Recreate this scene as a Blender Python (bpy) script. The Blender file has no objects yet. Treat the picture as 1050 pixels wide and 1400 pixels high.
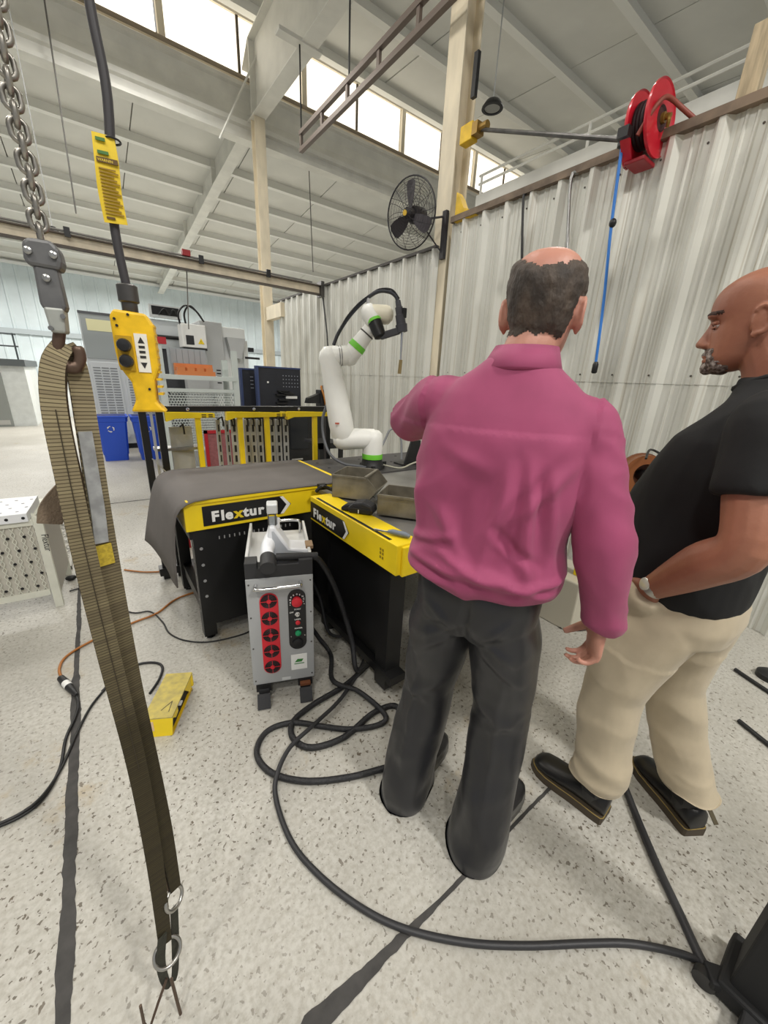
import bpy, bmesh, math, random
from mathutils import Vector, Matrix, noise
from mathutils.bvhtree import BVHTree
random.seed(7)
V = Vector
S = bpy.context.scene
COL = S.collection
# ------------------------------------------------------------------ camera
F_PX, PITCH, ROLL, YAW, EYE = 520.0, math.atan(178/520.0), math.radians(2.8), math.radians(37.0), 1.52
_fw = V((math.sin(YAW)*math.cos(PITCH), math.cos(YAW)*math.cos(PITCH), -math.sin(PITCH)))
_r0 = V((math.cos(YAW), -math.sin(YAW), 0)); _u0 = _r0.cross(_fw)
_r = _r0*math.cos(ROLL) + _u0*math.sin(ROLL); _u = -_r0*math.sin(ROLL) + _u0*math.cos(ROLL)
cam_data = bpy.data.cameras.new('camera'); cam = bpy.data.objects.new('camera', cam_data); COL.objects.link(cam)
cam_data.sensor_fit = 'AUTO'; cam_data.sensor_width = 36.0; cam_data.lens = F_PX/1400*36.0
cam_data.clip_start = 0.03; cam_data.clip_end = 200
mw = Matrix.Identity(4)
for i in range(3):
    mw[i][0], mw[i][1], mw[i][2] = _r[i], _u[i], -_fw[i]
mw[2][3] = EYE
cam.matrix_world = mw
S.camera = cam
# surveying helpers: a sight line of the photograph met with a real plane of the building
def ray(x, y): return _r*((x-525)/F_PX) + _u*((700-y)/F_PX) + _fw
O = V((0, 0, EYE))
def atz(x, y, z): d = ray(x, y); return O + d*((z-EYE)/d.z)
def atx(x, y, X): d = ray(x, y); return O + d*(X/d.x)
def aty(x, y, Y): d = ray(x, y); return O + d*(Y/d.y)
def atd(x, y, D): d = ray(x, y); return O + d*(D/math.hypot(d.x, d.y))
# ------------------------------------------------------------------ world and light
S.view_settings.view_transform = 'Standard'
S.view_settings.look = 'None'
S.view_settings.gamma = 1.0
S.view_settings.use_curve_mapping = False
S.view_settings.exposure = -0.42
w = bpy.data.worlds.new('daylight'); S.world = w; w.use_nodes = True
bgn = w.node_tree.nodes['Background']; bgn.inputs[0].default_value = (0.93, 0.96, 1.0, 1); bgn.inputs[1].default_value = 0.45
def area(name, loc, size, power, col=(1, .97, .92), rot=(0, 0, 0), sy=None):
    L = bpy.data.lights.new(name, 'AREA'); L.energy = power; L.color = col; L.shape = 'RECTANGLE'
    L.size = size; L.size_y = sy or size
    o = bpy.data.objects.new(name, L); COL.objects.link(o); o.location = loc; o.rotation_euler = rot
    return o
# area lights added under the roof to brighten the hall, without fixtures
for x, y, p in ((-2.2, 3.0, 110), (1.4, 3.4, 70), (-2.4, -1.2, 190), (1.8, -3.4, 420), (-2.2, -4.2, 190), (-2.2, 8, 130), (1.4, 8, 130), (7.5, 4.5, 150)):
    area('hall_fill_light', (x, y, 6.4), 0.6, p)
for x, y in ((-3, 14), (1, 14), (6, 14), (-2, 20), (3.0, 20), (9, 19)):
    area('far_fill_light', (x, y, 4.9), 1.0, 330)
# ------------------------------------------------------------------ materials
def lin(c):
    return tuple(((v/255)/12.92 if v/255 <= .04045 else ((v/255+.055)/1.055)**2.4) for v in c)
MATS = {}
def M(name, col, rough=.5, metal=0.0, vary=0.0, scale=8.0, bump=0.0, bscale=60.0, col2=None, emit=0.0, alpha=1.0, stretch=(1, 1, 1), spec=.5, contrast=(.35, .65), coat=0.0):
    """colour (sRGB 0..255), optional second colour mixed in by a noise, optional bump"""
    if name in MATS: return MATS[name]
    m = bpy.data.materials.new(name); m.use_nodes = True
    nt = m.node_tree; b = nt.nodes['Principled BSDF']
    c = lin(col)+(1,)
    b.inputs['Base Color'].default_value = c
    b.inputs['Roughness'].default_value = rough; b.inputs['Metallic'].default_value = metal
    b.inputs['Specular IOR Level'].default_value = spec
    b.inputs['Coat Weight'].default_value = coat
    m.diffuse_color = c
    if vary > 0 or col2 or bump > 0:
        tc = nt.nodes.new('ShaderNodeTexCoord'); mp = nt.nodes.new('ShaderNodeMapping')
        mp.inputs['Scale'].default_value = stretch
        nt.links.new(tc.outputs['Object'], mp.inputs['Vector'])
    if vary > 0 or col2:
        n = nt.nodes.new('ShaderNodeTexNoise'); n.inputs['Scale'].default_value = scale; n.inputs['Detail'].default_value = 6
        nt.links.new(mp.outputs[0], n.inputs['Vector'])
        r = nt.nodes.new('ShaderNodeValToRGB')
        r.color_ramp.elements[0].position = contrast[0]; r.color_ramp.elements[1].position = contrast[1]
        if col2: c2 = lin(col2)+(1,); c1 = c
        else:
            c1 = tuple(v*(1-vary) for v in c[:3])+(1,); c2 = tuple(min(1, v*(1+vary)) for v in c[:3])+(1,)
        r.color_ramp.elements[0].color = c1; r.color_ramp.elements[1].color = c2
        nt.links.new(n.outputs['Fac'], r.inputs[0]); nt.links.new(r.outputs[0], b.inputs['Base Color'])
    if bump > 0:
        n2 = nt.nodes.new('ShaderNodeTexNoise'); n2.inputs['Scale'].default_value = bscale; n2.inputs['Detail'].default_value = 4
        bp = nt.nodes.new('ShaderNodeBump'); bp.inputs['Strength'].default_value = bump; bp.inputs['Distance'].default_value = .01
        nt.links.new(mp.outputs[0], n2.inputs['Vector']); nt.links.new(n2.outputs['Fac'], bp.inputs['Height'])
        nt.links.new(bp.outputs[0], b.inputs['Normal'])
    if emit > 0:
        b.inputs['Emission Color'].default_value = c; b.inputs['Emission Strength'].default_value = emit
    if alpha < 1:
        b.inputs['Alpha'].default_value = alpha
    MATS[name] = m
    return m
# ------------------------------------------------------------------ mesh helpers
class MB:
    def __init__(s): s.v = []; s.f = []; s.uv = {}
    def add(s, vs, fs):
        k = len(s.v); s.v += [V(p) for p in vs]; s.f += [tuple(i+k for i in f) for f in fs]; return s
    def box(s, x0, x1, y0, y1, z0, z1):
        return s.add([(x0, y0, z0), (x1, y0, z0), (x1, y1, z0), (x0, y1, z0), (x0, y0, z1), (x1, y0, z1), (x1, y1, z1), (x0, y1, z1)],
                     [(0, 3, 2, 1), (4, 5, 6, 7), (0, 1, 5, 4), (1, 2, 6, 5), (2, 3, 7, 6), (3, 0, 4, 7)])
    def cbox(s, c, sz): return s.box(c[0]-sz[0]/2, c[0]+sz[0]/2, c[1]-sz[1]/2, c[1]+sz[1]/2, c[2]-sz[2]/2, c[2]+sz[2]/2)
    def obox(s, c, sz, R):
        b = MB().cbox((0, 0, 0), sz); c = V(c); return s.add([R @ p + c for p in b.v], b.f)
    def bar(s, a, b, wx, wy, up=(0, 0, 1)):
        """rectangular bar from a to b, wx wide across, wy thick along up"""
        a, b = V(a), V(b); t = (b-a); L = t.length; t.normalize(); up = V(up)
        if abs(t.dot(up)) > .98: up = V((0, 1, 0))
        sd = t.cross(up).normalized(); u2 = sd.cross(t).normalized()
        vs = []
        for p in (a, b):
            for i, j in ((-1, -1), (1, -1), (1, 1), (-1, 1)): vs.append(p + sd*(i*wx/2) + u2*(j*wy/2))
        return s.add(vs, [(0, 3, 2, 1), (4, 5, 6, 7), (0, 1, 5, 4), (1, 2, 6, 5), (2, 3, 7, 6), (3, 0, 4, 7)])
    def loft(s, rings, cap=True, loop=False):
        n = len(rings[0]); vs = [p for r in rings for p in r]; fs = []
        m = len(rings)
        for i in range(m if loop else m-1):
            a, b = i*n, ((i+1) % m)*n
            for j in range(n): fs.append((a+j, a+(j+1) % n, b+(j+1) % n, b+j))
        if cap and not loop: fs.append(tuple(range(n-1, -1, -1))); fs.append(tuple((m-1)*n+j for j in range(n)))
        return s.add(vs, fs)
    def tube(s, pts, r, n=8, loop=False, sq=1.0):
        pts = [V(p) for p in pts]; m = len(pts)
        rr = r if isinstance(r, (list, tuple)) else [r]*m
        rings = []; prev = None
        for i in range(m):
            if loop: t = pts[(i+1) % m]-pts[i-1]
            else: t = pts[min(i+1, m-1)]-pts[max(i-1, 0)]
            t.normalize()
            if prev is None:
                a = V((0, 0, 1)) if abs(t.z) < .9 else V((1, 0, 0))
                sd = t.cross(a).normalized()
            else:
                sd = (prev - t*prev.dot(t))
                sd = sd.normalized() if sd.length > 1e-6 else prev
            prev = sd; u = t.cross(sd)
            rings.append([pts[i] + sd*(rr[i]*math.cos(2*math.pi*k/n)) + u*(rr[i]*sq*math.sin(2*math.pi*k/n)) for k in range(n)])
        return s.loft(rings, not loop, loop)
    def lathe(s, prof, c=(0, 0, 0), axis=(0, 0, 1), n=24):
        c = V(c); ax = V(axis).normalized(); a = V((1, 0, 0)) if abs(ax.x) < .9 else V((0, 1, 0))
        sd = ax.cross(a).normalized(); u = ax.cross(sd)
        return s.loft([[c + ax*z + sd*(r*math.cos(2*math.pi*k/n)) + u*(r*math.sin(2*math.pi*k/n)) for k in range(n)] for r, z in prof])
    def cyl(s, a, b, r, n=16, r2=None):
        a, b = V(a), V(b); L = (b-a).length
        return s.lathe([(r, 0), (r if r2 is None else r2, L)], a, (b-a), n)
    def prism(s, poly, d0, d1, o=(0, 0, 0), ex=(1, 0, 0), ey=(0, 0, 1), en=(0, 1, 0)):
        """2D polygon in the ex/ey plane extruded along en from d0 to d1"""
        o, ex, ey, en = V(o), V(ex), V(ey), V(en); n = len(poly)
        r0 = [o+ex*p[0]+ey*p[1]+en*d0 for p in poly]; r1 = [o+ex*p[0]+ey*p[1]+en*d1 for p in poly]
        return s.loft([r0, r1])
    def ell(s, c, r, n=14, m=9, R=None):
        c = V(c); rings = []
        for i in range(m):
            a = -math.pi/2 + math.pi*(i+.5)/m*1.0
            a = -math.pi/2+.12 + (math.pi-.24)*i/(m-1)
            ring = []
            for k in range(n):
                p = V((r[0]*math.cos(a)*math.cos(2*math.pi*k/n), r[1]*math.cos(a)*math.sin(2*math.pi*k/n), r[2]*math.sin(a)))
                ring.append(c + (R @ p if R else p))
            rings.append(ring)
        return s.loft(rings)
    def ring(s, c, axis, R, r, n=28, m=8):
        c = V(c); ax = V(axis).normalized(); a = V((1, 0, 0)) if abs(ax.x) < .9 else V((0, 1, 0))
        sd = ax.cross(a).normalized(); u = ax.cross(sd)
        return s.tube([c + sd*(R*math.cos(2*math.pi*k/n)) + u*(R*math.sin(2*math.pi*k/n)) for k in range(n)], r, m, loop=True)
    def xf(s, Mx): s.v = [Mx @ p for p in s.v]; return s
    def mesh(s, name):
        me = bpy.data.meshes.new(name); me.from_pydata([tuple(p) for p in s.v], [], s.f)
        bm = bmesh.new(); bm.from_mesh(me); bmesh.ops.recalc_face_normals(bm, faces=bm.faces); bm.to_mesh(me); bm.free()
        return me
    def build(s, name, mat, parent=None, smooth=None, bevel=0, world=False):
        if world and parent is not None:
            off = V(parent.location) if parent.parent is None else V(parent.parent.location)
            s.v = [p-off for p in s.v]
        return link(name, s.mesh(name), mat, parent, smooth, bevel)
def link(name, me, mat, parent=None, smooth=None, bevel=0):
    if mat and not me.materials: me.materials.append(mat)
    if smooth is not None:
        me.polygons.foreach_set('use_smooth', [True]*len(me.polygons))
        if smooth < 180: me.set_sharp_from_angle(angle=math.radians(smooth))
    o = bpy.data.objects.new(name, me); COL.objects.link(o)
    if parent is not None: o.parent = parent
    if bevel:
        b = o.modifiers.new('bevel', 'BEVEL'); b.width = bevel; b.segments = 2; b.limit_method = 'ANGLE'
    return o
def tag(o, label=None, cat=None, group=None, kind=None):
    if label: o['label'] = label
    if cat: o['category'] = cat
    if group: o['group'] = group
    if kind: o['kind'] = kind
    return o
def thing(name, label, cat, loc=(0, 0, 0), rotz=0, group=None, kind=None):
    o = bpy.data.objects.new(name, None); COL.objects.link(o); o.empty_display_size = .1
    o.location = loc; o.rotation_euler = (0, 0, rotz)
    return tag(o, label, cat, group, kind)
def struct(o): o['kind'] = 'structure'; return o
def curve_pts(ctrl, n=8, loop=False):
    """Catmull-Rom through the control points"""
    P = [V(p) for p in ctrl]; out = []; m = len(P)
    rng = m if loop else m-1
    for i in range(rng):
        if loop: p0, p1, p2, p3 = P[i-1], P[i], P[(i+1) % m], P[(i+2) % m]
        else: p0, p1, p2, p3 = P[max(i-1, 0)], P[i], P[i+1], P[min(i+2, m-1)]
        for k in range(n):
            t = k/n
            out.append(.5*((2*p1)+(p2-p0)*t+(2*p0-5*p1+4*p2-p3)*t*t+(3*p1-p0-3*p2+p3)*t**3))
    if not loop: out.append(P[-1])
    return out
def text(name, body, size, mat, parent, o, ex, ey, ext=.001, bold=0.0, sx=1.0, align='LEFT', shear=0.0):
    """flat lettering as a mesh lying in the ex/ey plane"""
    cu = bpy.data.curves.new(name, 'FONT'); cu.body = body; cu.size = size; cu.extrude = ext; cu.offset = bold; cu.align_x = align; cu.shear = shear
    cu.resolution_u = 3
    t = bpy.data.objects.new(name, cu); COL.objects.link(t)
    dg = bpy.context.evaluated_depsgraph_get()
    me = bpy.data.meshes.new_from_object(t.evaluated_get(dg))
    bpy.data.objects.remove(t)
    ex, ey = V(ex).normalized(), V(ey).normalized(); en = ex.cross(ey); o = V(o)
    for v in me.vertices: v.co = o + ex*(v.co.x*sx) + ey*v.co.y + en*v.co.z
    me.materials.clear()
    return link(name, me, mat, parent)
# ================================================================== the setting
def floor_mat():
    m = bpy.data.materials.new('concrete'); m.use_nodes = True; nt = m.node_tree; N = nt.nodes; L = nt.links; b = N['Principled BSDF']
    tc = N.new('ShaderNodeTexCoord')
    def noise_(sc, det=5, rough=.6, st=(1, 1, 1), off=(0, 0, 0)):
        mp = N.new('ShaderNodeMapping'); mp.inputs['Scale'].default_value = st; mp.inputs['Location'].default_value = off
        L.new(tc.outputs['Object'], mp.inputs[0])
        n = N.new('ShaderNodeTexNoise'); n.inputs['Scale'].default_value = sc; n.inputs['Detail'].default_value = det; n.inputs['Roughness'].default_value = rough
        L.new(mp.outputs[0], n.inputs['Vector']); return n.outputs['Fac']
    def ramp(f, p0, p1, c0=(0, 0, 0, 1), c1=(1, 1, 1, 1)):
        r = N.new('ShaderNodeValToRGB'); r.color_ramp.elements[0].position = p0; r.color_ramp.elements[1].position = p1
        r.color_ramp.elements[0].color = c0; r.color_ramp.elements[1].color = c1; L.new(f, r.inputs[0]); return r.outputs[0]
    def mix(fac, a, bb, mode='MIX'):
        x = N.new('ShaderNodeMix'); x.data_type = 'RGBA'; x.blend_type = mode
        L.new(fac, x.inputs['Factor'])
        for k, s in (('A', a), ('B', bb)):
            sock = [i for i in x.inputs if i.name == k and i.type == 'RGBA'][0]
            if isinstance(s, tuple): sock.default_value = s
            else: L.new(s, sock)
        return [o for o in x.outputs if o.type == 'RGBA'][0]
    base = ramp(noise_(1.3, 8, .65), .3, .72, lin((172, 169, 160))+(1,), lin((198, 196, 188))+(1,))
    fine = ramp(noise_(60, 4), .35, .6)
    c = mix(fine, lin((166, 162, 152))+(1,), base)
    # rust and dirt stains
    st = ramp(noise_(2.1, 6, .7, (1, 1, 1), (3, 1, 0)), .60, .74)
    c = mix(st, c, lin((166, 148, 116))+(1,))
    # aggregate specks
    def mul(a, bb):
        q = N.new('ShaderNodeMath'); q.operation = 'MULTIPLY'; L.new(a, q.inputs[0]); L.new(bb, q.inputs[1]); return q.outputs[0]
    dens = ramp(noise_(.9, 3, .5, (1, 1, 1), (5, 5, 0)), .36, .62, (.3, .3, .3, 1))
    sp1 = mul(ramp(noise_(62, 2, .5, (1, 1, 1), (9, 4, 0)), .625, .655), dens)
    c = mix(sp1, c, lin((104, 97, 86))+(1,))
    sp2 = ramp(noise_(24, 3, .6, (1.3, .8, 1), (2, 7, 0)), .665, .69)
    c = mix(mul(sp2, dens), c, lin((98, 88, 74))+(1,))
    L.new(c, b.inputs['Base Color'])
    rr = N.new('ShaderNodeMapRange'); rr.inputs['To Min'].default_value = .32; rr.inputs['To Max'].default_value = .55
    L.new(noise_(3, 4), rr.inputs[0]); L.new(rr.outputs[0], b.inputs['Roughness'])
    bp = N.new('ShaderNodeBump'); bp.inputs['Strength'].default_value = .25; bp.inputs['Distance'].default_value = .004
    L.new(noise_(90, 5), bp.inputs['Height']); L.new(bp.outputs[0], b.inputs['Normal'])
    return m
FLOOR = floor_mat()
f = MB(); f.box(-14, 26, -5, 26, -.2, 0); struct(f.build('floor', FLOOR))
JOINT = M('joint_filler', (62, 60, 58), .7, vary=.25, scale=20)
def joint(name, axis, const, a0, a1, wfun, step=.02):
    b = MB(); vs = []; fs = []; n = int((a1-a0)/step)
    for i in range(n+1):
        t = a0 + (a1-a0)*i/n; w_ = wfun(t)
        l = w_*(.5+.28*noise.noise((t*6, const, 1))+.15*noise.noise((t*30, 2, 1))); r = w_*(.5+.28*noise.noise((t*5, const, 7))+.18*noise.noise((t*33, 5, 1)))
        c = const + .006*noise.noise((t*2, 0, 3))
        if axis == 'y': vs += [(c-l, t, .0015), (c+r, t, .0015)]
        else: vs += [(t, c-l, .0015), (t, c+r, .0015)]
        if i: fs.append((2*i-2, 2*i-1, 2*i+1, 2*i))
    b.add(vs, fs); return struct(b.build(name, JOINT))
joint('trim_1', 'y', -.297, -.5, 8.0, lambda t: .034 if t < 2.2 else .024)
joint('trim_2', 'x', .445, -.296, 3.4, lambda t: max(.013, .058-.075*max(0, t-.2)**.6) if t > .2 else .058)
joint('trim_3', 'x', 5.35, -6, 3.4, lambda t: .02, .1)
# rust trail on the floor, worn brown by a wheel
def stain(name, pts, wd, col):
    b = MB(); vs = []; fs = []
    P = curve_pts(pts, 14)
    for i, p in enumerate(P):
        t = (P[min(i+1, len(P)-1)]-P[max(i-1, 0)]).normalized(); s = V((t.y, -t.x, 0))
        k = wd*(.5+.25*noise.noise(p*4)) * (1 if 2 < i < len(P)-3 else .35)
        vs += [p-s*k, p+s*k]
        if i: fs.append((2*i-2, 2*i-1, 2*i+1, 2*i))
    return b
def stain_mat():
    m = bpy.data.materials.new('rust_stain'); m.use_nodes = True; nt = m.node_tree; b = nt.nodes['Principled BSDF']
    b.inputs['Base Color'].default_value = lin((150, 118, 78))+(1,); b.inputs['Roughness'].default_value = .6
    tc = nt.nodes.new('ShaderNodeTexCoord'); n = nt.nodes.new('ShaderNodeTexNoise'); n.inputs['Scale'].default_value = 9; n.inputs['Detail'].default_value = 7
    r = nt.nodes.new('ShaderNodeValToRGB'); r.color_ramp.elements[0].position = .38; r.color_ramp.elements[1].position = .75
    r.color_ramp.elements[0].color = (.05, .05, .05, 1); r.color_ramp.elements[1].color = (.6, .6, .6, 1)
    nt.links.new(tc.outputs['Object'], n.inputs['Vector']); nt.links.new(n.outputs['Fac'], r.inputs[0]); nt.links.new(r.outputs[0], b.inputs['Alpha'])
    return m
RUST = stain_mat()
b = stain('s', [atz(52, 830, .0012), atz(42, 900, .0012), atz(30, 960, .0012), atz(20, 1050, .0012), atz(5, 1180, .0012)], .085, None)
struct(b.build('trim_4', RUST))
# ---------------- right wall: ribbed sheet-metal partition in two tiers
WX = 3.48
def wall_mat(name, c1, c2, streak):
    m = bpy.data.materials.new(name); m.use_nodes = True; nt = m.node_tree; N = nt.nodes; L = nt.links; b = N['Principled BSDF']
    tc = N.new('ShaderNodeTexCoord')
    def nz(sc, st, det=5):
        mp = N.new('ShaderNodeMapping'); mp.inputs['Scale'].default_value = st; L.new(tc.outputs['Object'], mp.inputs[0])
        n = N.new('ShaderNodeTexNoise'); n.inputs['Scale'].default_value = sc; n.inputs['Detail'].default_value = det; L.new(mp.outputs[0], n.inputs['Vector']); return n.outputs['Fac']
    def ramp(f, p0, p1, a, c):
        r = N.new('ShaderNodeValToRGB'); r.color_ramp.elements[0].position = p0; r.color_ramp.elements[1].position = p1
        r.color_ramp.elements[0].color = a; r.color_ramp.elements[1].color = c; L.new(f, r.inputs[0]); return r.outputs[0]
    a = ramp(nz(1.2, (1, 1, 1)), .3, .7, lin(c1)+(1,), lin(c2)+(1,))
    s = ramp(nz(3, (12, 12, .12)), .56, .72, (0, 0, 0, 1), (.75, .75, .75, 1))
    x = N.new('ShaderNodeMix'); x.data_type = 'RGBA'; L.new(s, x.inputs['Factor'])
    A = [i for i in x.inputs if i.type == 'RGBA']; L.new(a, A[0]); A[1].default_value = lin(streak)+(1,)
    L.new([o for o in x.outputs if o.type == 'RGBA'][0], b.inputs['Base Color'])
    b.inputs['Roughness'].default_value = .42; b.inputs['Specular IOR Level'].default_value = .5
    return m
WALLM = wall_mat('painted_sheet_metal', (205, 204, 194), (221, 221, 213), (168, 158, 138))
RIB = .27
def sheet_profile(n=3):
    """(y, x) polyline of one sheet with n ribs; ribs stand out towards the hall (-x)"""
    p = []
    for i in range(n):
        y = i*RIB
        p += [(y, 0), (y+.012, 0), (y+.046, -.046), (y+.078, -.046), (y+.112, 0), (y+.150, 0), (y+.158, -.009), (y+.168, -.009), (y+.176, 0), (y+.206, 0), (y+.214, -.009), (y+.224, -.009), (y+.232, 0)]
    p.append((n*RIB, 0)); return p
def sheet_mesh(z0, z1, n=3):
    pr = sheet_profile(n); vs = []; fs = []; k = len(pr)
    for (y, x) in pr:
        for z in (z0, z1): vs += [(x, y, z), (x+.004, y, z)]
    for i in range(k-1):
        a, c = 4*i, 4*(i+1)
        fs += [(a, c, c+2, a+2), (a+1, a+3, c+3, c+1), (a+2, c+2, c+3, a+3), (a, a+1, c+1, c)]
    fs += [(0, 2, 3, 1), (4*k-4, 4*k-3, 4*k-1, 4*k-2)]
    return MB().add(vs, fs).mesh('panel')
wr = bpy.data.objects.new('wall_right', None); COL.objects.link(wr); wr.location = (WX, 0, 0); struct(wr)
tag(wr, 'white ribbed sheet metal partition wall')
lo, hiR, hiL = sheet_mesh(0, 1.62), sheet_mesh(1.6, 3.18), sheet_mesh(1.6, 3.0)
for me in (lo, hiR, hiL): me.materials.append(WALLM)
W3 = 3*RIB
for i in range(9):
    for me, dx in ((lo, 0), (hiR, -.005)):
        o = link('panel', me, None, wr); o.location = (dx, 3.62-W3*(i+1), 0)
for i in range(6):
    for me, dx in ((lo, 0), (hiL, -.005)):
        o = link('panel', me, None, wr); o.location = (dx, 3.80+W3*i, 0)
CAP = M('weathered_cap', (120, 104, 88), .7, vary=.35, scale=6)
c_ = MB(); c_.box(-.06, .09, 3.62-9*W3, 3.60, 3.18, 3.235); c_.build('cap_rail', CAP, wr)
c_ = MB(); c_.box(-.045, .09, 3.82, 3.8+6*W3, 3.0, 3.03); c_.build('cap_rail', M('dark_cap', (70, 66, 62), .6, vary=.3), wr)
c_ = MB(); c_.box(.01, .09, 3.62-9*W3, 8.3, .9, 1.0); c_.build('girt', M('wood_girt', (170, 150, 120), .7), wr)
SCREW = M('screw', (80, 74, 66), .6)
sc = MB().lathe([(.007, 0), (.007, .004), (.003, .006)], (0, 0, 0), (-1, 0, 0), 8).mesh('screw'); sc.materials.append(SCREW)
for y0, n in ((3.62-9*W3, 27), (3.80, 18)):
    for i in range(n):
        y = y0 + i*RIB + .125
        if y < .5: continue
        for z in (1.66, 3.08 if y0 < 0 else 2.92):
            o = link('screw', sc, None, wr); o.location = (-.006, y, z)
# post stub above the partition
PINE = M('weathered_pine', (186, 170, 140), .7, vary=.2, scale=5, stretch=(8, 8, 1))
b = MB(); b.box(WX+.02, WX+.11, 1.14, 1.24, 3.235, 3.62); tag(b.build('timber_post', PINE, bevel=.004), 'pale timber post stub rising above the partition beside the red reel', 'post')
# ---------------- back wall and office block
BACKW = M('pale_wall_sheet', (216, 228, 232), .5, vary=.06, scale=1.2)
b = MB(); pr = []; x = -13.0
while x < 26:
    pr += [(x, 0), (x+.32, 0), (x+.35, -.03), (x+.42, -.03), (x+.45, 0)]; x += .45
poly = pr + [(26, .12), (-13, .12)]
b.prism(poly, 0, 5.75, (0, 24.0, 0), (1, 0, 0), (0, 1, 0), (0, 0, 1)); struct(b.build('wall_back', BACKW))
b = MB(); b.box(-13, 26, 23.8, 23.96, 5.42, 5.52); struct(b.build('trim_5', M('eave_strip', (244, 246, 245), .5)))
b = MB(); b.box(-13, 26, 23.85, 23.97, 2.75, 2.95); struct(b.build('trim_6', M('band_grey', (176, 186, 190), .5)))
# left far office block with a walkway on top
OFF = M('office_wall', (222, 226, 224), .55, vary=.05)
b = MB(); b.box(-13, -1.30, 13.6, 16.5, 0, 1.46); struct(b.build('wall_office', OFF))
b = MB(); b.box(-13, -1.25, 13.45, 16.5, 1.46, 1.62); struct(b.build('ceiling_office', M('walkway_edge', (96, 102, 104), .6)))
d = MB(); d.box(-2.55, -1.75, 13.54, 13.6, 0, 1.30); dr = struct(d.build('door_1', M('door_grey', (150, 154, 150), .5)))
MB().box(-2.45, -2.0, 13.525, 13.545, .68, 1.14).build('pane', M('dark_glass', (62, 76, 88), .15), dr)
MB().box(-2.5, -1.8, 13.53, 13.545, .05, .16).build('kick_plate', M('kick', (196, 196, 192), .3, .6), dr)
b = MB(); b.box(-2.7, -2.35, 13.55, 13.6, 1.34, 1.40); tag(b.build('exit_sign', M('sign_gold', (190, 170, 90), .5)), 'small gold sign strip over the far grey door', 'sign')
RAILD = M('rail_dark', (72, 80, 84), .5)
g = thing('guard_rail', 'thin dark railing along the far walkway above the grey door', 'railing', (-5, 13.55, 1.62))
for z in (.30, .58): MB().tube([(-8, 0, z), (3.7, 0, z)], .02, 6).build('rail', RAILD, g)
for i in range(9): MB().tube([(-7.8+i*1.43, 0, 0), (-7.8+i*1.43, 0, .6)], .02, 6).build('post', RAILD, g)
# ---------------- roof: low bay beyond the roof light, high bay on this side
RY, RZ = 9.72, 8.0
def lowz(y): return 7.0 - .0975*(y-RY)
def upz(y): return RZ - .07*(RY-y)
DECK = M('roof_board', (222, 222, 216), .75, vary=.06, scale=.8)
SEAM = M('roof_backing', (120, 118, 112), .8)
def roof(name, y0, y1, zf, ny, x0, x1, nx, label):
    r = bpy.data.objects.new(name, None); COL.objects.link(r); struct(r); tag(r, label)
    b = MB(); d = .10
    b.add([(x0, y0, zf(y0)+.05), (x1, y0, zf(y0)+.05), (x1, y1, zf(y1)+.05), (x0, y1, zf(y1)+.05),
           (x0, y0, zf(y0)+.05+d), (x1, y0, zf(y0)+.05+d), (x1, y1, zf(y1)+.05+d), (x0, y1, zf(y1)+.05+d)],
          [(0, 3, 2, 1), (4, 5, 6, 7), (0, 1, 5, 4), (1, 2, 6, 5), (2, 3, 7, 6), (3, 0, 4, 7)])
    b.build('backing', SEAM, r)
    dy = (y1-y0)/ny; dx = (x1-x0)/nx; sl = (zf(y1)-zf(y0))/(y1-y0)
    me = MB().add([(.012, .012, sl*.012), (dx-.012, .012, sl*.012), (dx-.012, dy-.012, sl*(dy-.012)), (.012, dy-.012, sl*(dy-.012)),
                   (.012, .012, sl*.012+.06), (dx-.012, .012, sl*.012+.06), (dx-.012, dy-.012, sl*(dy-.012)+.06), (.012, dy-.012, sl*(dy-.012)+.06)],
                  [(0, 3, 2, 1), (4, 5, 6, 7), (0, 1, 5, 4), (1, 2, 6, 5), (2, 3, 7, 6), (3, 0, 4, 7)]).mesh('panel'); me.materials.append(DECK)
    for i in range(nx):
        for j in range(ny):
            o = link('panel', me, None, r); yy = y0+j*dy; o.location = (x0+i*dx, yy, zf(yy)+random.uniform(-.006, .004))
    pm = MB().box(x0, x1, -.04, .04, -.17, 0).box(x0, x1, -.075, .075, -.185, -.17).mesh('purlin'); pm.materials.append(M('purlin_white', (238, 238, 232), .55))
    for j in range(ny+1):
        o = link('purlin', pm, None, r); yy = y0+j*dy; o.location = (0, yy, zf(yy)+.01)
    return r
roof('ceiling_low', RY+.1, 24.0, lowz, 10, -13, 26, 16, 'pale grey low roof boards with white purlins beyond the roof light')
roof('ceiling_high', -4.6, RY-.3, upz, 9, -13, 26, 16, 'grey high roof boards with white purlins above the shop')
# eave beam with concave gutter under the roof light
STEELW = M('white_steel', (226, 225, 217), .45, vary=.06, scale=3)
b = MB()
poly = [(0, 6.02), (.16, 6.02), (.16, 6.95), (-.02, 6.95), (-.06, 6.92), (-.06, 6.86), (-.0, 6.84), (.05, 6.70), (.05, 6.50), (-.02, 6.36), (-.10, 6.32), (-.10, 6.24), (-.03, 6.22), (-.03, 6.10), (-.10, 6.08), (-.10, 6.02)]
b.prism(poly, -13, 26, (0, RY, 0), (0, 1, 0), (0, 0, 1), (1, 0, 0))
tag(b.build('eave_beam', STEELW), 'long white eave beam with gutter lip under the roof light', 'beam')
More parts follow.
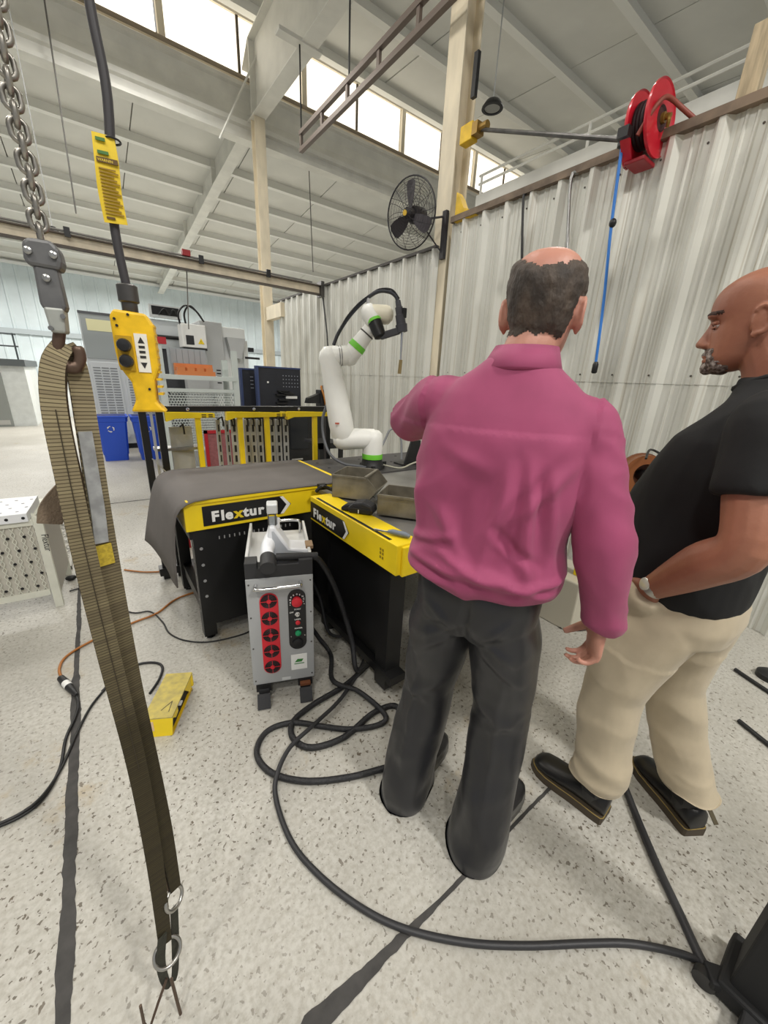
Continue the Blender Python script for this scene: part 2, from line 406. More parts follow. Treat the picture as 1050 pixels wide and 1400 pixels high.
# roof-light windows
GLOW = M('roof_light_sheet', (255, 247, 230), .4, emit=2.2)
FRAMEW = M('window_frame_cream', (224, 214, 192), .5)
DARKF = M('window_bar_dark', (84, 74, 60), .6)
for i in range(13):
    x0 = -11.6 + i*2.7
    m_ = MB(); m_.box(x0, x0+2.7, RY+.02, RY+.12, 6.95, 7.02).box(x0, x0+2.7, RY+.02, RY+.12, 7.93, 8.0).box(x0, x0+.11, RY-.0, RY+.12, 6.95, 8.0)
    o = struct(m_.build('window_%d' % (i+1), FRAMEW))
    for k in range(2):
        MB().box(x0+.11+k*1.295, x0+.11+(k+1)*1.295-.03, RY+.07, RY+.085, 7.02, 7.93).build('pane', GLOW, o)
    MB().box(x0+1.375, x0+1.42, RY+.03, RY+.1, 7.02, 7.93).build('mullion', DARKF, o)
# sill pipe (dark line along the top of the eave beam)
b = MB(); b.tube([(-13, RY-.09, 6.98), (26, RY-.09, 6.98)], .035, 8); tag(b.build('sill_pipe', M('pipe_tan', (150, 136, 116), .5)), 'tan pipe running along the roof light sill', 'pipe')
# rafters
def rafter(X, label):
    r = thing('steel_rafter', label, 'beam', (X, 9.7, 6.3), group='roof rafters')
    st = [(-4.5, 6.35, 7.02), (5.9, 6.30, 7.55), (9.4, 6.33, 7.45), (9.9, 6.33, 7.10), (12.6, 6.15, 6.86), (23.9, 5.15, 5.55)]
    wv = MB(); lo_ = MB(); up_ = MB()
    def strip(mb, hw, zlo, zhi):
        rings = [[(-hw, y-9.7, a-6.3), (hw, y-9.7, a-6.3), (hw, y-9.7, c-6.3), (-hw, y-9.7, c-6.3)] for y, a, c in zip([s_[0] for s_ in st], zlo, zhi)]
        mb.loft([[V(p) for p in q] for q in rings])
    zb = [s_[1] for s_ in st]; zt = [s_[2] for s_ in st]
    strip(wv, .012, zb, zt); strip(lo_, .13, [z-.02 for z in zb], zb); strip(up_, .13, zt, [z+.02 for z in zt])
    wv.build('web', STEELW, r); lo_.build('flange', STEELW, r); up_.build('flange', STEELW, r)
    for y in (2, 5.9, 9.4, 9.9, 12.6, 16.5):
        i = max(k for k in range(len(st)-1) if st[k][0] <= y); a = (y-st[i][0])/(st[i+1][0]-st[i][0])
        z0 = st[i][1]+(st[i+1][1]-st[i][1])*a; z1 = st[i][2]+(st[i+1][2]-st[i][2])*a
        MB().box(-.12, .12, y-9.7-.01, y-9.7+.01, z0-6.3, z1-6.3).build('stiffener', STEELW, r)
    return r
rafter(3.48, 'white tapered steel rafter rising from the far wall over the pale column')
rafter(11.6, 'white steel rafter on the far right behind the partition')
def column(x, y, z1, mat, label, hw=.11, yaw=0):
    c = thing('steel_column', label, 'column', (x, y, 0), yaw)
    MB().box(-hw, hw, -hw, -hw+.015, 0, z1).build('flange', mat, c); MB().box(-hw, hw, hw-.015, hw, 0, z1).build('flange', mat, c)
    MB().box(-.01, .01, -hw+.015, hw-.015, 0, z1).build('web', mat, c)
    MB().box(-hw*1.5, hw*1.5, -hw*1.5, hw*1.5, 0, .02).build('base_plate', mat, c)
    return c
CREAM = M('cream_column', (224, 212, 186), .55, vary=.12, scale=3, stretch=(2, 2, .6))
colA = column(3.60, 3.80, 7.4, CREAM, 'cream steel column carrying the cage fan', .115, math.pi/2)
colB = column(3.48, 9.40, 6.31, CREAM, 'cream steel column beyond the end of the partition', .105)
# ================================================================== overhead things
BLK = M('black_steel', (28, 28, 29), .45); BLKM = M('black_matte', (24, 24, 25), .75); RUBBER = M('black_rubber', (38, 38, 40), .6, bump=.15, bscale=120)
STEEL = M('bare_steel', (160, 160, 158), .35, .85, vary=.2, scale=12); DSTEEL = M('dark_steel', (92, 90, 88), .4, .8, vary=.25, scale=10)
YEL = M('safety_yellow', (246, 214, 28), .45, vary=.07, scale=5); ALU = M('aluminium', (196, 198, 198), .35, .6)
DYEL = M('dirty_yellow', (226, 184, 26), .5, vary=.15, scale=9); WHITEP = M('white_paint', (238, 238, 234), .4); GREYP = M('grey_paint', (176, 178, 178), .45)
# crane rail across the hall, ending at the partition
r = thing('crane_rail', 'long cream crane rail with dark flanges ending at the partition', 'beam', (3.4, 6.55, 2.85))
RC = M('rail_cream', (216, 204, 180), .5, vary=.1)
MB().box(-14, 0, -.012, .012, .015, .125).build('web', RC, r)
MB().box(-14, 0, -.06, .06, 0, .015).build('flange', M('rail_dark2', (84, 74, 66), .6), r)
MB().box(-14, 0, -.06, .06, .125, .14).build('flange', M('rail_dark2', (84, 74, 66), .6), r)
MB().tube([(-14, -.03, .165), (-.2, -.03, .165)], .014, 6).build('conduit', M('pipe_grey', (130, 128, 124), .5), r)
MB().box(-.06, 0, -.08, .08, -.03, .20).build('end_stop', DSTEEL, r)
for x in (-3.35, -1.9, -.95): MB().box(x-.03, x+.03, -.09, -.06, .10, .2).build('clip', BLK, r)
b = MB(); b.cbox((-.0, 0, 0), (.1, .08, .07)); o = b.build('junction_box', M('fire_red', (150, 30, 36), .5)); o.location = aty(254, 346, 6.5); tag(o, 'small red box on top of the crane rail', 'box')
# beam stub from the end of the partition to the far column
b = MB(); b.bar((3.46, 8.36, 2.83), (3.48, 9.27, 2.83), .14, .26); tag(b.build('header_beam', CREAM), 'cream header beam between the partition end and the far column', 'beam')
# suspended cable ladder
t = thing('cable_ladder', 'dark ladder frame hanging on rods under the rafter', 'ladder tray', (3.34, 7.15, 5.0))
LAD = M('ladder_steel', (116, 104, 96), .5, .3)
for z in (0, .22): MB().box(-.03, .03, -6.8, 0, z-.03, z+.03).build('side_rail', LAD, t)
for k in range(10): MB().box(-.02, .02, -.05-k*.72, .0-k*.72, .03, .19).build('rung', LAD, t)
for y in (-.03, -1.5, -3.4): MB().tube([(0, y, .25), (0, y, 1.32)], .012, 6).build('hanger_rod', BLK, t)
MB().box(-.35, .35, -.10, .05, 1.27, 1.32).build('hanger_bracket', STEELW, t)
# thin service pipes and wires under the low roof
for k, (a, bb) in enumerate((((445, 225), (385, 290)), ((498, 245), (462, 280)))):
    pass
b = MB(); b.tube([V((aty(78, 80, 9.5).x, 9.5, 7.7)), aty(104, 292, 9.5)], .012, 5); tag(b.build('drop_wire', M('wire_grey', (110, 108, 104), .6)), 'thin wire hanging down past the low roof at left', 'wire')
b = MB(); b.tube([V((aty(255, 368, 6.6).x, 6.6, 2.86)), aty(258, 450, 6.6)], .008, 5); tag(b.build('drop_cable', M('wire_grey', (110, 108, 104), .6)), 'thin cable dropping from the crane rail to the white box', 'cable')
b = MB(); b.tube([V((aty(422, 275, 10.6).x, 10.6, lowz(10.6)+.02)), aty(428, 372, 10.6)], .012, 5); tag(b.build('drop_conduit', M('wire_grey', (110, 108, 104), .6)), 'thin conduit hanging near the end of the crane rail', 'conduit')
# brace rod crossing the roof light to the rafter
b = MB(); b.tube([aty(385, 0, 9.3), aty(300, 190, 9.3)], .02, 6); tag(b.build('brace_rod', STEELW), 'slim brace rod crossing in front of the roof light', 'rod')
# small lamps
LAMP = M('lamp_face', (255, 255, 250), .4, emit=14)
def lamp(px, py, Y, r_, label):
    p = aty(px, py, Y); t_ = thing('high_bay_lamp', label, 'lamp', p)
    MB().lathe([(r_*.3, .22), (r_*.55, .18), (r_, .05), (r_*1.05, 0), (r_*.9, 0), (r_*.5, .1)], n=20).build('housing', BLK, t_, 40)
    MB().lathe([(r_*.88, .004), (r_*.88, .02), (r_*.2, .03)], n=20).build('lens', LAMP, t_)
    MB().tube([(0, 0, .2), (0, 0, upz(Y)-p.z)], .006, 5).build('stem', GREYP, t_)
    return t_
lamp(76, 332, 9.0, .13, 'bright round high bay lamp behind the hoist chain at left')
# an unlit dome fixture above the partition
p = V((6.6, 8.0, 0)); p = atx(673, 149, 5.2)
t = thing('dome_fixture', 'small dark round fixture on the grey roof right of the fan column', 'fixture', p)
MB().lathe([(.05, .10), (.10, .08), (.145, .02), (.15, 0), (.11, -.005), (.10, .03)], n=24).build('rim', BLK, t, 40)
MB().lathe([(.105, .005), (.1, .012), (.03, .02)], n=24).build('face', M('grey_face', (150, 150, 146), .4), t)
MB().tube([(0, 0, .1), (0, 0, upz(p.y)-p.z)], .008, 5).build('stem', GREYP, t)
# white walkway beam with rails behind the partition
t = thing('walkway_edge', 'white walkway edge with two thin rails behind the partition', 'walkway', (5.6, 6.0, 3.7))
for y in (-6, -3.4, -.9): MB().box(-.08, .08, y-.08, y+.08, -3.7, -.1).build('support_post', STEELW, t)
MB().box(-.04, .04, -6.5, -.7, -.1, .76).build('fascia', STEELW, t)
for z in (.92, 1.03): MB().tube([(0, -6.5, z), (0, -.7, z)], .018, 6).build('rail', STEELW, t)
for k in range(4): MB().tube([(0, -6+1.75*k, .76), (0, -6+1.75*k, 1.04)], .02, 6).build('post', STEELW, t)
# ---------------------------------------------------------------- cage fan on the column
fc = V((3.12, 3.92, 3.27)); ax = V((-.93, -.22, -.16)).normalized()
t = thing('wall_fan', 'black cage fan mounted on the cream column', 'fan', fc)
FANB = M('fan_black', (40, 37, 40), .5)
sd = ax.cross(V((0, 0, 1))).normalized(); up = sd.cross(ax).normalized()
def fp(r_, a, d): return sd*(r_*math.cos(a)) + up*(r_*math.sin(a)) + ax*d
R_ = .325
for nm, sgn in (('front_guard', 1), ('rear_guard', -1)):
    g = MB()
    for k in range(11):
        q = .07 + (R_-.07)*k/10; dd = sgn*.085*(1-(q/R_)**3)
        g.tube([fp(q, 2*math.pi*i/30, dd) for i in range(30)], .0016, 4, loop=True)
    for k in range(14 if sgn > 0 else 10):
        a = 2*math.pi*k/(14 if sgn > 0 else 10)
        g.tube([fp(q, a+(.35*(1-q/R_)), sgn*.085*(1-(q/R_)**3)) for q in (.03, .1, .18, .26, R_)], .0026, 4)
    g.build(nm, FANB, t)
MB().tube([fp(R_, 2*math.pi*i/40, 0) for i in range(40)], .008, 6, loop=True).build('rim', FANB, t, 60)
for k in range(3):
    a0 = math.pi/2 + .05 + k*2*math.pi/3; bl = MB(); rings = []
    for q, w_, tw in ((.05, .06, .5), (.12, .12, .45), (.20, .155, .38), (.27, .15, .3), (.295, .08, .28)):
        e = V((0, 0, 0)); rad = sd*math.cos(a0)+up*math.sin(a0); tan = -sd*math.sin(a0)+up*math.cos(a0)
        c0 = rad*q; dr_ = tan*math.cos(tw)+ax*math.sin(tw); nn = rad.cross(dr_)
        rings.append([c0-dr_*(w_/2)-nn*.002, c0+dr_*(w_/2)-nn*.002, c0+dr_*(w_/2)+nn*.002, c0-dr_*(w_/2)+nn*.002])
    bl.loft(rings).build('blade', M('fan_blade', (48, 42, 48), .5), t)
MB().lathe([(.0, .105), (.028, .10), (.03, .09), (.055, .07), (.055, -.02)], (0, 0, 0), ax, 20).build('hub', FANB, t, 40)
MB().lathe([(.026, .102), (.026, .108), (.0, .109)], (0, 0, 0), ax, 18).build('badge', M('badge_gold', (214, 176, 60), .4), t)
MB().lathe([(.07, -.02), (.085, -.05), (.085, -.20), (.05, -.24), (.0, -.24)], (0, 0, 0), ax, 20).build('motor', FANB, t, 40)
k_ = V((3.455, 3.72, 3.28)) - fc; k2 = V((3.455, 3.72, 2.92)) - fc; mt = -ax*.2
br = MB(); br.bar(mt+V((0, 0, -.03)), k_, .03, .012).bar(mt+V((0, 0, -.06)), k2, .035, .014)
br.box(k_.x-.02, k_.x+.02, k_.y-.03, k_.y+.03, k2.z-.05, k_.z+.05); br.build('bracket', FANB, t)
# ---------------------------------------------------------------- yellow jib bracket on the column, with tie rod
p0 = atx(652, 172, 3.42)
t = thing('jib_bracket', 'yellow jib bracket with dark tie rod on the cream column', 'bracket', (3.47, 3.47, p0.z))
MB().box(-.05, .05, -.06, .10, -.075, .075).build('head_block', DYEL, t, bevel=.008)
MB().box(-.05, .05, -.13, -.06, -.05, .05).build('clevis', M('brass_fitting', (150, 120, 60), .4, .6), t)
pe = atx(848, 191, 3.40) - t.location
MB().tube([(0, -.10, 0), pe], .017, 8).build('tie_rod', DSTEEL, t)
MB().cyl((0, -.10, 0), (0, -.22, -.005), .034, 10).build('turnbuckle', M('brass_fitting', (150, 120, 60), .4, .6), t)
MB().box(-.02, .02, -.02, .03, .28, .62).build('strap', BLK, t)
gz = atx(640, 296, 3.42).z - p0.z
MB().prism([(.08, 0), (.08, .27), (.02, .20), (-.04, .10), (-.20, .04), (-.22, 0)], -.04, .04, (0, 0, gz), (0, 1, 0), (0, 0, 1), (1, 0, 0)).build('gusset', DYEL, t)
# ---------------------------------------------------------------- red hose reel
t = thing('hose_reel', 'red metal hose reel mounted on top of the partition', 'hose reel', (3.36, 1.655, 3.25))
RED = M('reel_red', (206, 26, 48), .35, vary=.06, coat=.3); DRED = M('reel_red_dark', (150, 24, 36), .45)
zc = .02
for nm, y, R2 in (('side_disc', -.055, .205), ('side_disc', .07, .195)):
    MB().lathe([(.07, -.012), (.085, .0), (R2*.55, .0), (R2*.62, -.012), (R2*.96, -.012), (R2, .0), (R2, .012), (R2*.96, .004), (R2*.62, .004), (.07, .014)], (0, y, zc), (0, -1, 0), 40).build(nm, RED, t, 30)
MB().lathe([(.07, -.07), (.07, .085)], (0, 0, zc), (0, 1, 0), 24).build('drum', M('drum_dark', (70, 30, 32), .6), t, 40)
hw_ = MB()
for k in range(5): hw_.ring((0, -.045+k*.025, zc), (0, 1, 0), .12, .014, 30, 8)
hw_.build('wound_hose', M('hose_dark', (44, 30, 34), .6), t, 60)
MB().lathe([(.03, 0), (.03, .02), (.018, .02), (.018, .04), (.012, .04), (.012, .055)], (0, -.07, zc), (0, -1, 0), 14).build('swivel', M('brass_fitting', (150, 120, 60), .4, .6), t, 40)
MB().tube(curve_pts([(0, -.11, zc+.0), (-.01, -.12, zc-.03), (.01, -.11, zc-.055)], 4), .012, 8).build('elbow', M('brass_fitting', (150, 120, 60), .4, .6), t)
MB().tube(curve_pts([(-.14, .0, -.09), (-.13, -.06, .02), (-.08, -.09, .09), (-.01, -.11, .10), (.05, -.15, .065), (.11, -.22, .0)], 6), .014, 8).build('supply_hose', M('hose_brown', (146, 74, 62), .5), t, 60)
MB().box(-.09, .09, -.05, .08, -.215, -.19).build('base_frame', DRED, t, bevel=.006)
MB().bar((-.02, .10, -.205), (-.02, .10, zc+.05), .05, .012).build('arm', DRED, t)
MB().bar((-.06, .07, -.20), (-.20, .05, -.10), .06, .015).build('guide_arm', RED, t)
MB().box(-.235, -.18, .02, .09, -.11, -.05).build('roller_box', BLK, t)
MB().box(.0, .16, -.03, .06, -.045, -.0).build('mount_arm', DSTEEL, t)
# blue air hose hanging along the wall
h0, h1 = atx(851, 196, 3.22), atx(814, 500, 3.36)
t = thing('air_hose', 'blue air hose hanging from the red reel down the partition', 'hose', (h1.x, h1.y, h1.z))
P = [h0-h1, (h0-h1)*.66+V((-.0, .008, 0)), (h0-h1)*.33+V((0, -.004, 0)), V((0, 0, 0))]
MB().tube(curve_pts(P, 6), .011, 8).build('hose', M('hose_blue', (58, 128, 214), .4), t, 60)
MB().ell((h0-h1)*.68, (.025, .025, .03)).build('ball_stop', BLK, t, 60)
MB().lathe([(.014, -.06), (.022, -.05), (.022, .01), (.014, .03)], n=12).build('coupler', BLK, t, 40)
MB().lathe([(.012, -.03), (.03, -.02), (.03, .05), (.012, .06)], h0-h1, n=12).build('swivel_end', BLK, t, 40)
# black cable and white conduit on the wall
a_, b_, c_ = atx(718, 266, 3.43), atx(715, 285, 3.41), atx(712, 420, 3.43)
b = MB(); b.tube(curve_pts([a_+V((.08, 0, .02)), a_, b_, c_], 5), .011, 7); tag(b.build('wall_cable', BLK, smooth=60), 'black cable dropping over the partition top beside the cage fan', 'cable')
a_, b_, c_ = atx(790, 236, 3.44), atx(779, 262, 3.41), atx(772, 460, 3.43)
b = MB(); b.tube(curve_pts([a_+V((.08, -.04, -.0)), a_, b_, c_], 5), .013, 7); tag(b.build('wall_conduit', STEEL, smooth=60), 'bent grey conduit on the partition behind the pink shirted head', 'conduit')
b = MB(); b.tube([atx(440, 395, 3.42), atx(447, 455, 3.42), atx(450, 500, 3.42)], .012, 6); tag(b.build('wall_wire', BLK), 'dark wire down the partition near the end of the crane rail', 'wire')
# ---------------------------------------------------------------- chain hoist, sling and pendant in the foreground
HX, HY = -.022, .698
t = thing('chain_hoist', 'steel hoist chain with grey hook block at the left', 'hoist', (HX, HY, 1.45))
CH = M('chain_steel', (150, 146, 138), .38, .9, vary=.3, scale=60)
def link_mesh():
    P = []; L_, w_ = .0056, .0078
    for i in range(16):
        a = 2*math.pi*i/16; P.append(V((w_*math.cos(a), 0, w_*math.sin(a)+(L_*.55 if math.sin(a) > 0 else -L_*.55))))
    m_ = MB(); m_.tube(P, .0030, 8, loop=True); me = m_.mesh('link'); me.materials.append(CH); me.polygons.foreach_set('use_smooth', [True]*len(me.polygons)); return me
lm = link_mesh(); PIT = .0143
for k in range(56):
    o = link('chain_link', lm, None, t); z = .221 + k*PIT
    o.location = (.0045*math.sin(k*.5)*.3 + .00035*k*0.5, 0, z); o.rotation_euler = (0, 0, (.12 if k % 2 else 1.69))
GB = M('block_grey', (104, 104, 104), .5, .4, vary=.15, scale=30); GB2 = M('block_pale', (158, 160, 154), .5, .3, vary=.1, scale=40)
Rz = Matrix.Rotation(-.18, 3, 'Z')
def hb(poly, d, mat, nm, bevel=.003, smooth=None):
    return MB().prism([(a*.82, c) for a, c in poly], -d/2, d/2, (0, 0, 0), Rz @ V((1, 0, 0)), (0, 0, 1), Rz @ V((0, 1, 0))).build(nm, mat, t, bevel=bevel)
hb([(-.020, .184), (.019, .182), (.023, .192), (.022, .206), (.014, .214), (-.013, .214), (-.021, .209), (-.023, .192)], .026, GB, 'chain_block', .005)
hb([(-.012, .136), (.013, .135), (.0165, .142), (.0145, .186), (-.0145, .186), (-.016, .142)], .021, GB, 'swivel_body', .005)
hb([(-.0095, .110), (.010, .110), (.013, .140), (-.0125, .140)], .024, GB2, 'latch_cover', .003)
for x, z in ((-.012, .199), (.012, .198), (0, .172)): MB().lathe([(.0042, 0), (.0042, .003), (.002, .004)], Rz @ V((x, -.013 if z > .19 else -.0105, z)), Rz @ V((0, -1, 0)), 10).build('bolt', STEEL, t)
for x, z in ((-.006, .115), (.009, .130)): MB().lathe([(.003, 0), (.003, .003)], Rz @ V((x, -.012, z)), Rz @ V((0, -1, 0)), 8).build('rivet', STEEL, t)
hk = [Rz @ V(p) for p in ((0, 0, .115), (-.004, 0, .10), (-.008, 0, .085), (-.001, 0, .070), (.010, 0, .070), (.016, 0, .082), (.015, 0, .096))]
MB().tube(curve_pts(hk, 4), [.007]*9+[.0085]*8+[.007]*7+[.005], 10).build('hook', M('hook_brown', (96, 78, 66), .45, .6, vary=.2, scale=30), t, 60)
# hoist body and its carrier rail up out of the picture
hz = .221+56*PIT
MB().box(-.10, .10, -.14, .14, hz-.01, hz+.26).build('motor_body', DYEL, t, bevel=.01)
MB().box(-.02, .02, -.02, .02, hz+.26, hz+.5).build('suspension', DSTEEL, t)
MB().box(-.06, .06, -.09, .09, hz+.42, hz+.60).build('trolley', DSTEEL, t)
r = thing('hoist_rail', 'yellow hoist rail overhead carrying the chain hoist', 'beam', (HX, HY, 1.45+hz+.52))
MB().box(-5, 3.2, -.008, .008, 0, .2).build('web', DYEL, r); MB().box(-5, 3.2, -.06, .06, 0, .012).build('flange', DYEL, r); MB().box(-5, 3.2, -.06, .06, .19, .2).build('flange', DYEL, r)
for x in (-3.5, 0, 3.0): MB().tube([(x, 0, .2), (x, 0, upz(HY)-r.location.z)], .012, 6).build('hanger_rod', DSTEEL, r)
# sling
def webbing():
    m = bpy.data.materials.new('webbing'); m.use_nodes = True; nt = m.node_tree; N = nt.nodes; L = nt.links; b = N['Principled BSDF']
    uv = N.new('ShaderNodeUVMap'); sp = N.new('ShaderNodeSeparateXYZ'); L.new(uv.outputs[0], sp.inputs[0])
    br = N.new('ShaderNodeTexBrick'); br.offset = .5
    mp = N.new('ShaderNodeMapping'); mp.inputs['Scale'].default_value = (1, 1, 1); L.new(uv.outputs[0], mp.inputs[0]); L.new(mp.outputs[0], br.inputs['Vector'])
    br.inputs['Scale'].default_value = 1.0; br.inputs['Mortar Size'].default_value = .0007; br.inputs['Mortar Smooth'].default_value = .3
    br.inputs['Brick Width'].default_value = .6; br.inputs['Row Height'].default_value = .0052
    br.inputs['Color1'].default_value = lin((152, 140, 108))+(1,); br.inputs['Color2'].default_value = lin((128, 116, 90))+(1,); br.inputs['Mortar'].default_value = lin((84, 74, 54))+(1,)
    # unevenly darker olive towards the lower end
    r = N.new('ShaderNodeValToRGB'); r.color_ramp.elements[0].position = .30; r.color_ramp.elements[1].position = .85
    n = N.new('ShaderNodeTexNoise'); n.inputs['Scale'].default_value = 7; n.inputs['Detail'].default_value = 6
    tc = N.new('ShaderNodeTexCoord'); L.new(tc.outputs['Object'], n.inputs['Vector'])
    a = N.new('ShaderNodeMath'); a.operation = 'MULTIPLY_ADD'; L.new(n.outputs['Fac'], a.inputs[0]); a.inputs[1].default_value = .35
    L.new(sp.outputs['Y'], a.inputs[2]); L.new(a.outputs[0], r.inputs[0])
    x = N.new('ShaderNodeMix'); x.data_type = 'RGBA'; L.new(r.outputs[0], x.inputs['Factor']); A = [i for i in x.inputs if i.type == 'RGBA']
    dk = N.new('ShaderNodeMix'); dk.data_type = 'RGBA'; dk.blend_type = 'MULTIPLY'; dk.inputs['Factor'].default_value = 1; D = [i for i in dk.inputs if i.type == 'RGBA']
    L.new(br.outputs['Color'], D[0]); D[1].default_value = (.15, .135, .07, 1)
    L.new(br.outputs['Color'], A[0]); L.new([o for o in dk.outputs if o.type == 'RGBA'][0], A[1])
    L.new([o for o in x.outputs if o.type == 'RGBA'][0], b.inputs['Base Color']); b.inputs['Roughness'].default_value = .85
    bp = N.new('ShaderNodeBump'); bp.inputs['Strength'].default_value = .6; bp.inputs['Distance'].default_value = .002; L.new(br.outputs['Fac'], bp.inputs['Height']); bp.invert = True; L.new(bp.outputs[0], b.inputs['Normal'])
    return m
WEB = webbing()
def ribbon(name, pts, wd, mat, parent, th=.004, n=6, wdir=None, world=True):
    """strap: pts in world space, width along wdir at each control point"""
    P = curve_pts(pts, n); m_ = len(P); vs = []; fs = []; uv = []; s_ = 0
    wds = curve_pts([V((w_, 0, 0)) for w_ in wd], n) if isinstance(wd, (list, tuple)) else [V((wd, 0, 0))]*m_
    off = V(parent.location); mat_is_web = parent.name.startswith('lifting')
    for i, p in enumerate(P):
        tt = (P[min(i+1, m_-1)]-P[max(i-1, 0)]).normalized()
        d = wdir[i*len(wdir)//m_] if isinstance(wdir, list) else wdir
        d = (V(d)-tt*V(d).dot(tt)).normalized(); nn = tt.cross(d).normalized(); h = wds[i].x/2*(.76 if mat_is_web else 1)
        if i: s_ += (P[i]-P[i-1]).length
        for a, c, u_ in ((-1, -1, 0), (1, -1, 1), (1, 1, 1), (-1, 1, 0)):
            vs.append(p+d*(a*h)+nn*(c*th/2)-off); uv.append((u_*2*h, s_))
        if i:
            a, c = 4*(i-1), 4*i
            for j in range(4): fs.append((a+j, a+(j+1) % 4, c+(j+1) % 4, c+j))
    fs += [(3, 2, 1, 0), tuple(4*(m_-1)+j for j in range(4))]
    me = bpy.data.meshes.new(name); me.from_pydata([tuple(p) for p in vs], [], fs)
    ul = me.uv_layers.new(name='UVMap')
    for lp in me.loops: ul.data[lp.index].uv = uv[lp.vertex_index]
    return link(name, me, mat, parent, 40)
D_ = .70
t = thing('lifting_sling', 'worn olive webbing sling hanging from the hoist hook with steel rings', 'sling', (-.05, .695, .05))
def sp(px, py, d=0): return atd(px, py, D_+d)
XR = V((1, -.15, 0)).normalized()
ribbon('strap', [sp(88, 470, .0), sp(72, 500, -.012), sp(74, 560, -.016), sp(92, 650, -.016), sp(116, 760, -.016), sp(150, 900, -.014), sp(188, 1050, -.012), sp(212, 1180, -.010), sp(226, 1290, -.004)],
       [.03, .034, .036, .038, .040, .041, .041, .040, .036], WEB, t, wdir=(V((1, .12, 0)).normalized()))
ribbon('strap', [sp(88, 472, .006), sp(104, 500, .006), sp(120, 590, .004), sp(137, 700, .004), sp(157, 820, .004), sp(180, 940, .004), sp(208, 1060, .004), sp(226, 1140, .004), sp(240, 1215, .006)],
       [.03, .033, .036, .038, .042, .044, .042, .038, .030], WEB, t, wdir=(V((1, .3, 0)).normalized()))
ribbon('strap', [sp(84, 480, .02), sp(80, 540, .02), sp(92, 620, .022), sp(112, 700, .022), sp(132, 780, .022), sp(160, 900, .02), sp(196, 1060, .016), sp(222, 1180, .012), sp(236, 1215, .01)],
       [.022, .026, .030, .034, .036, .038, .036, .03, .026], M('webbing_dark', (98, 84, 66), .85, vary=.2, scale=40, bump=.3, bscale=300), t, wdir=(V((1, .2, 0)).normalized()))
# doubled tail folded over the strap
ribbon('folded_tail', [sp(112, 655, .03), sp(96, 668, .036), sp(74, 694, .04), sp(68, 716, .04)], [.04, .045, .045, .04], M('webbing_brown', (124, 108, 90), .85, vary=.15, scale=40, bump=.3, bscale=300), t, wdir=(V((.6, .2, -.75)).normalized()))
# printed wear sleeve
ribbon('label_sleeve', [sp(116, 590, -.001), sp(126, 650, -.001), sp(134, 700, -.001), sp(139, 742, -.001)], [.022, .023, .024, .024], M('label_grey', (152, 154, 154), .6, vary=.2, scale=60), t, th=.003, wdir=(V((1, .3, 0)).normalized()))
ribbon('stitching', [sp(140, 745, -.0015), sp(143, 758, -.0015), sp(146, 772, -.0015)], [.030, .030, .030], M('stitch_yellow', (188, 164, 52), .8, vary=.2, scale=200), t, th=.003, wdir=(V((1, .3, 0)).normalized()))
ribbon('centre_stitch', [sp(76, 560, -.0185), sp(94, 650, -.0185), sp(118, 760, -.0185), sp(152, 900, -.0165), sp(190, 1050, -.0145)], [.0016]*5, M('stitch_dark', (60, 52, 38), .9), t, th=.001, wdir=(V((1, .12, 0)).normalized()))
RINGM = M('ring_steel', (176, 174, 168), .3, .9)
off = V(t.location)
for (px, py, r_, d, ax_) in ((229, 1302, .0275, -.012, (.12, -.8, .6)), (238, 1228, .022, .0, (.6, -.7, .35))):
    MB().ring(sp(px, py, d)-off, ax_, r_, .0042, 32, 8).build('ring', RINGM, t, 60)
ribbon('loop_strap', [sp(222, 1280, -.012), sp(220, 1318, -.012), sp(228, 1345, -.004), sp(238, 1338, .004), sp(240, 1300, .004), sp(238, 1240, .008)], [.026, .026, .022, .02, .022, .022], M('webbing_black', (52, 52, 42), .85, vary=.15, scale=40, bump=.3, bscale=300), t, wdir=(V((1, .4, 0)).normalized()))
MB().tube([sp(228, 1338, -.02)-off, sp(216, 1372, -.03)-off, sp(205, 1405, -.04)-off, sp(197, 1400, -.04)-off, sp(192, 1375, -.035)-off], .0032, 8).build('wire_hook', M('hook_rust', (92, 76, 64), .5, .5), t, 60)
MB().tube([sp(234, 1338, -.02)-off, sp(243, 1372, -.035)-off, sp(253, 1408, -.045)-off], .0036, 8).build('wire_hook', M('hook_rust', (92, 76, 64), .5, .5), t, 60)
# pendant control
p0 = V((.076, .847, 1.448))
t = thing('pendant_control', 'yellow two button hoist pendant hanging on a black cable', 'pendant control', p0, math.radians(-12))
PY = M('pendant_yellow', (232, 186, 22), .45, vary=.12, scale=40, bump=.05)
side = [(-.022, 0), (.034, 0), (.020, .018), (.022, .055), (.031, .075), (.031, .145), (.022, .162), (-.024, .165), (-.031, .155), (-.031, .10), (-.029, .076), (-.014, .05), (-.012, .02)]
MB().prism(side, -.022, .022, (0, 0, 0), (1, 0, 0), (0, 0, 1), (0, 1, 0)).build('body', PY, t, bevel=.004)
rb = MB()
for k in range(10): rb.box(.024, .0318, -.018, .018, .03+k*.0125, .034+k*.0125)
rb.build('grip_ribs', PY, t)
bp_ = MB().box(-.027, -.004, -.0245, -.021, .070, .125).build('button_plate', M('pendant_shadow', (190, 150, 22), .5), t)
for z in (.085, .110): MB().lathe([(.0105, 0), (.0105, .008), (.009, .012), (.002, .013)], (-.0155, -.0245, z), (0, -1, 0), 18).build('button', BLK, t, 40)
st = MB().box(.000, .019, -.0235, -.0215, .068, .130).build('sticker', M('sticker_white', (232, 228, 214), .6), t)
INK = M('ink_black', (40, 38, 36), .7)
